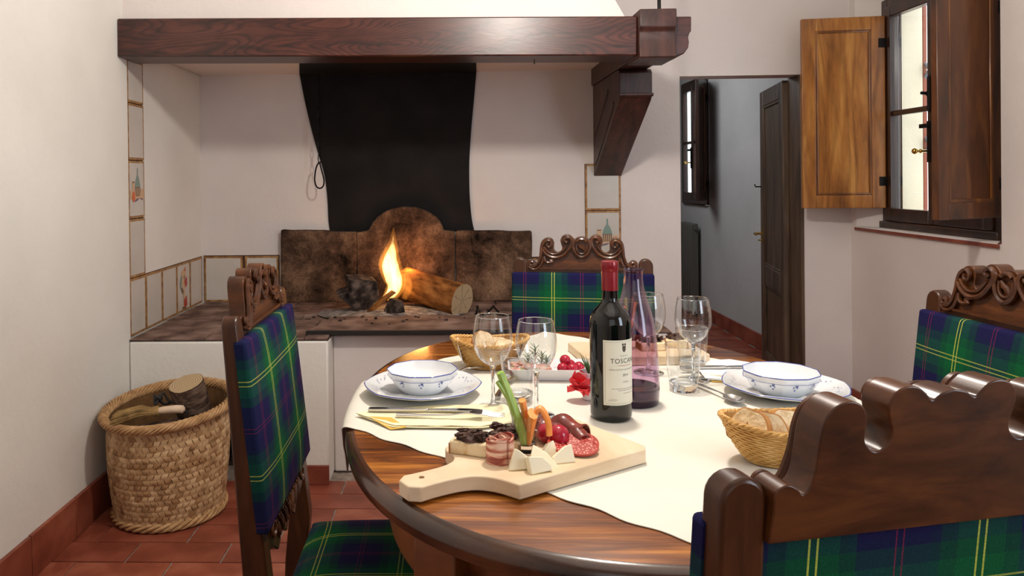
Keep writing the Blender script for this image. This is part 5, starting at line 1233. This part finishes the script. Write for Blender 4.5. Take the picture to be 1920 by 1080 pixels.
cheese('rightmost white cheese wedge on the front board', .161, 1.114, ZBD+.001, (-.45, 0, .25), [(-.020, .0), (.016, .0), (.014, .026), (.004, .024), (-.018, .010)], .012)
cheese('hindmost white cheese wedge beside the shot glass', .143, 1.135, ZBD+.001, (-.5, 0, .5), [(-.016, .0), (.014, .0), (.012, .024), (.002, .022), (-.016, .008)], .010)
radish('red radish on the front board among the cured meats', .160, 1.186, ZBD, .0175)
radish('second red radish half hidden behind the first on the front board', .143, 1.200, ZBD, .016)
t = thing('cured_ham', 'folded slices of brown cured ham on the front board', 'ham', (.183, 1.222, ZBD))
for k, (x, y, a, s) in enumerate(((0, 0, -.75, 1.05), (-.03, .004, .5, .95), (-.052, .002, -.3, .8), (.010, -.020, -1.1, .75), (-.022, -.012, -1.2, .8), (-.062, .010, .9, .9), (-.040, .020, -.1, 1.0))):
    b = MB()
    def fo(uu, vv, x=x, y=y, a=a, s=s):
        th = -.2+uu*3.6; rr = .017*s*(1+.12*math.sin(vv*7+k)); p = Vector((-.026*s+.052*s*vv, -rr*math.cos(th), rr*math.sin(th)+.010*s+.004*math.sin(vv*5)))
        p = RZ(a) @ p; return (p.x+x, p.y+y, max(.001, p.z+.002))
    b.grid(fo, 16, 12); add('slice', b, HAM, t, solid=.0025)
for k, (x, y, z, rx, ry, lb) in enumerate(((.192, 1.160, .002, .12, -.05, 'front salami slice leaning at the right of the cured meats'), (.196, 1.178, .004, .28, .05, 'salami slice leaning behind the front one'), (.165, 1.165, .002, .1, .2, 'salami slice lying flat behind the cheese wedges'))):
    t = thing('salami_slice', lb, 'salami', (x, y, ZBD+z+.004), group='salami slices on the front board'); t.rotation_euler = (rx, ry, 0)
    b = MB(); b.lathe([(0, 0), (.024, 0), (.0255, .0015), (.024, .003), (0, .0035)], 32); add('slice', b, SALAMI, t)
    b = MB(); b.lathe([(.0240, -.0002), (.0258, 0), (.0262, .0015), (.0258, .003), (.0240, .0032)], 32, cap=False); add('casing', b, plain('casing%d' % k, S(176, 60, 44), .35), t)
b = MB()
for (x, y) in ((.176, 1.196), (.182, 1.168), (.118, 1.140)): b.sphere((x, y, ZBD+.006), .0035, 8, 6, (1.6, 1, 1))
tag(add('pine_nuts', b, CRUMB), 'pine nuts scattered between the meats on the front board', 'nut')['kind'] = 'stuff'
# ---------------------------------------------------------------- back cutting board with its own food
bk = board('pale wooden cutting board at the back behind bottle and carafe', .30, 1.855, .06, L=.30, Wd=.17, handle=False)
crostino('crostino with dark spread on the back board, left of the right wine glass', .478, 1.852, ZBD, .1, .06, .042)
crostino('crostino with dark spread at the right end of the back board', .548, 1.880, ZBD, -.2, .05, .042)
t = thing('shot_glass', 'small glass of vegetable sticks on the back board, seen through the carafe', 'glass', (.415, 1.86, ZBD))
b = MB(); b.lathe([(.0155, .012), (.019, .03), (.0255, .058), (.0248, .058), (.0183, .03), (.0148, .0125)], 32, cap=False); add('glass_wall', b, GLASS, t)
b = MB(); b.lathe([(0, 0), (.015, 0), (.0158, .0118), (.012, .0115), (0, .009)], 32); add('thick_base', b, GLASSS, t)
for k, (dx, lb) in enumerate(((-.022, 'leftmost carrot stick on the back board'), (.0, 'middle carrot stick on the back board'), (.018, 'rightmost carrot stick on the back board'))):
    stick('carrot', lb, 'carrot', [(dx*.3, 0, .013), (dx, -.002, .06), (dx*1.6, 0, .095+.01*k)], (.004, .0055), CARROT, 'carrot sticks on the back board', x=.415, y=1.86)
stick('celery', 'celery stick among the carrots on the back board', 'celery', [(.004, .004, .013), (.008, .005, .06), (.006, .005, .125)], (.005, .0045), CELERY, x=.415, y=1.86)
t = thing('cured_ham', 'crumpled heap of cured ham on the back board, seen through the carafe', 'ham', (.375, 1.84, ZBD))
b = MB()
for k in range(14): b.sphere((random.uniform(-.03, .035), random.uniform(-.022, .022), .012+random.uniform(0, .028)), random.uniform(.010, .016), 12, 9, (1.1, 1, .8), nz=.7, ns=90)
add('ham_heap', b, HAM, t)
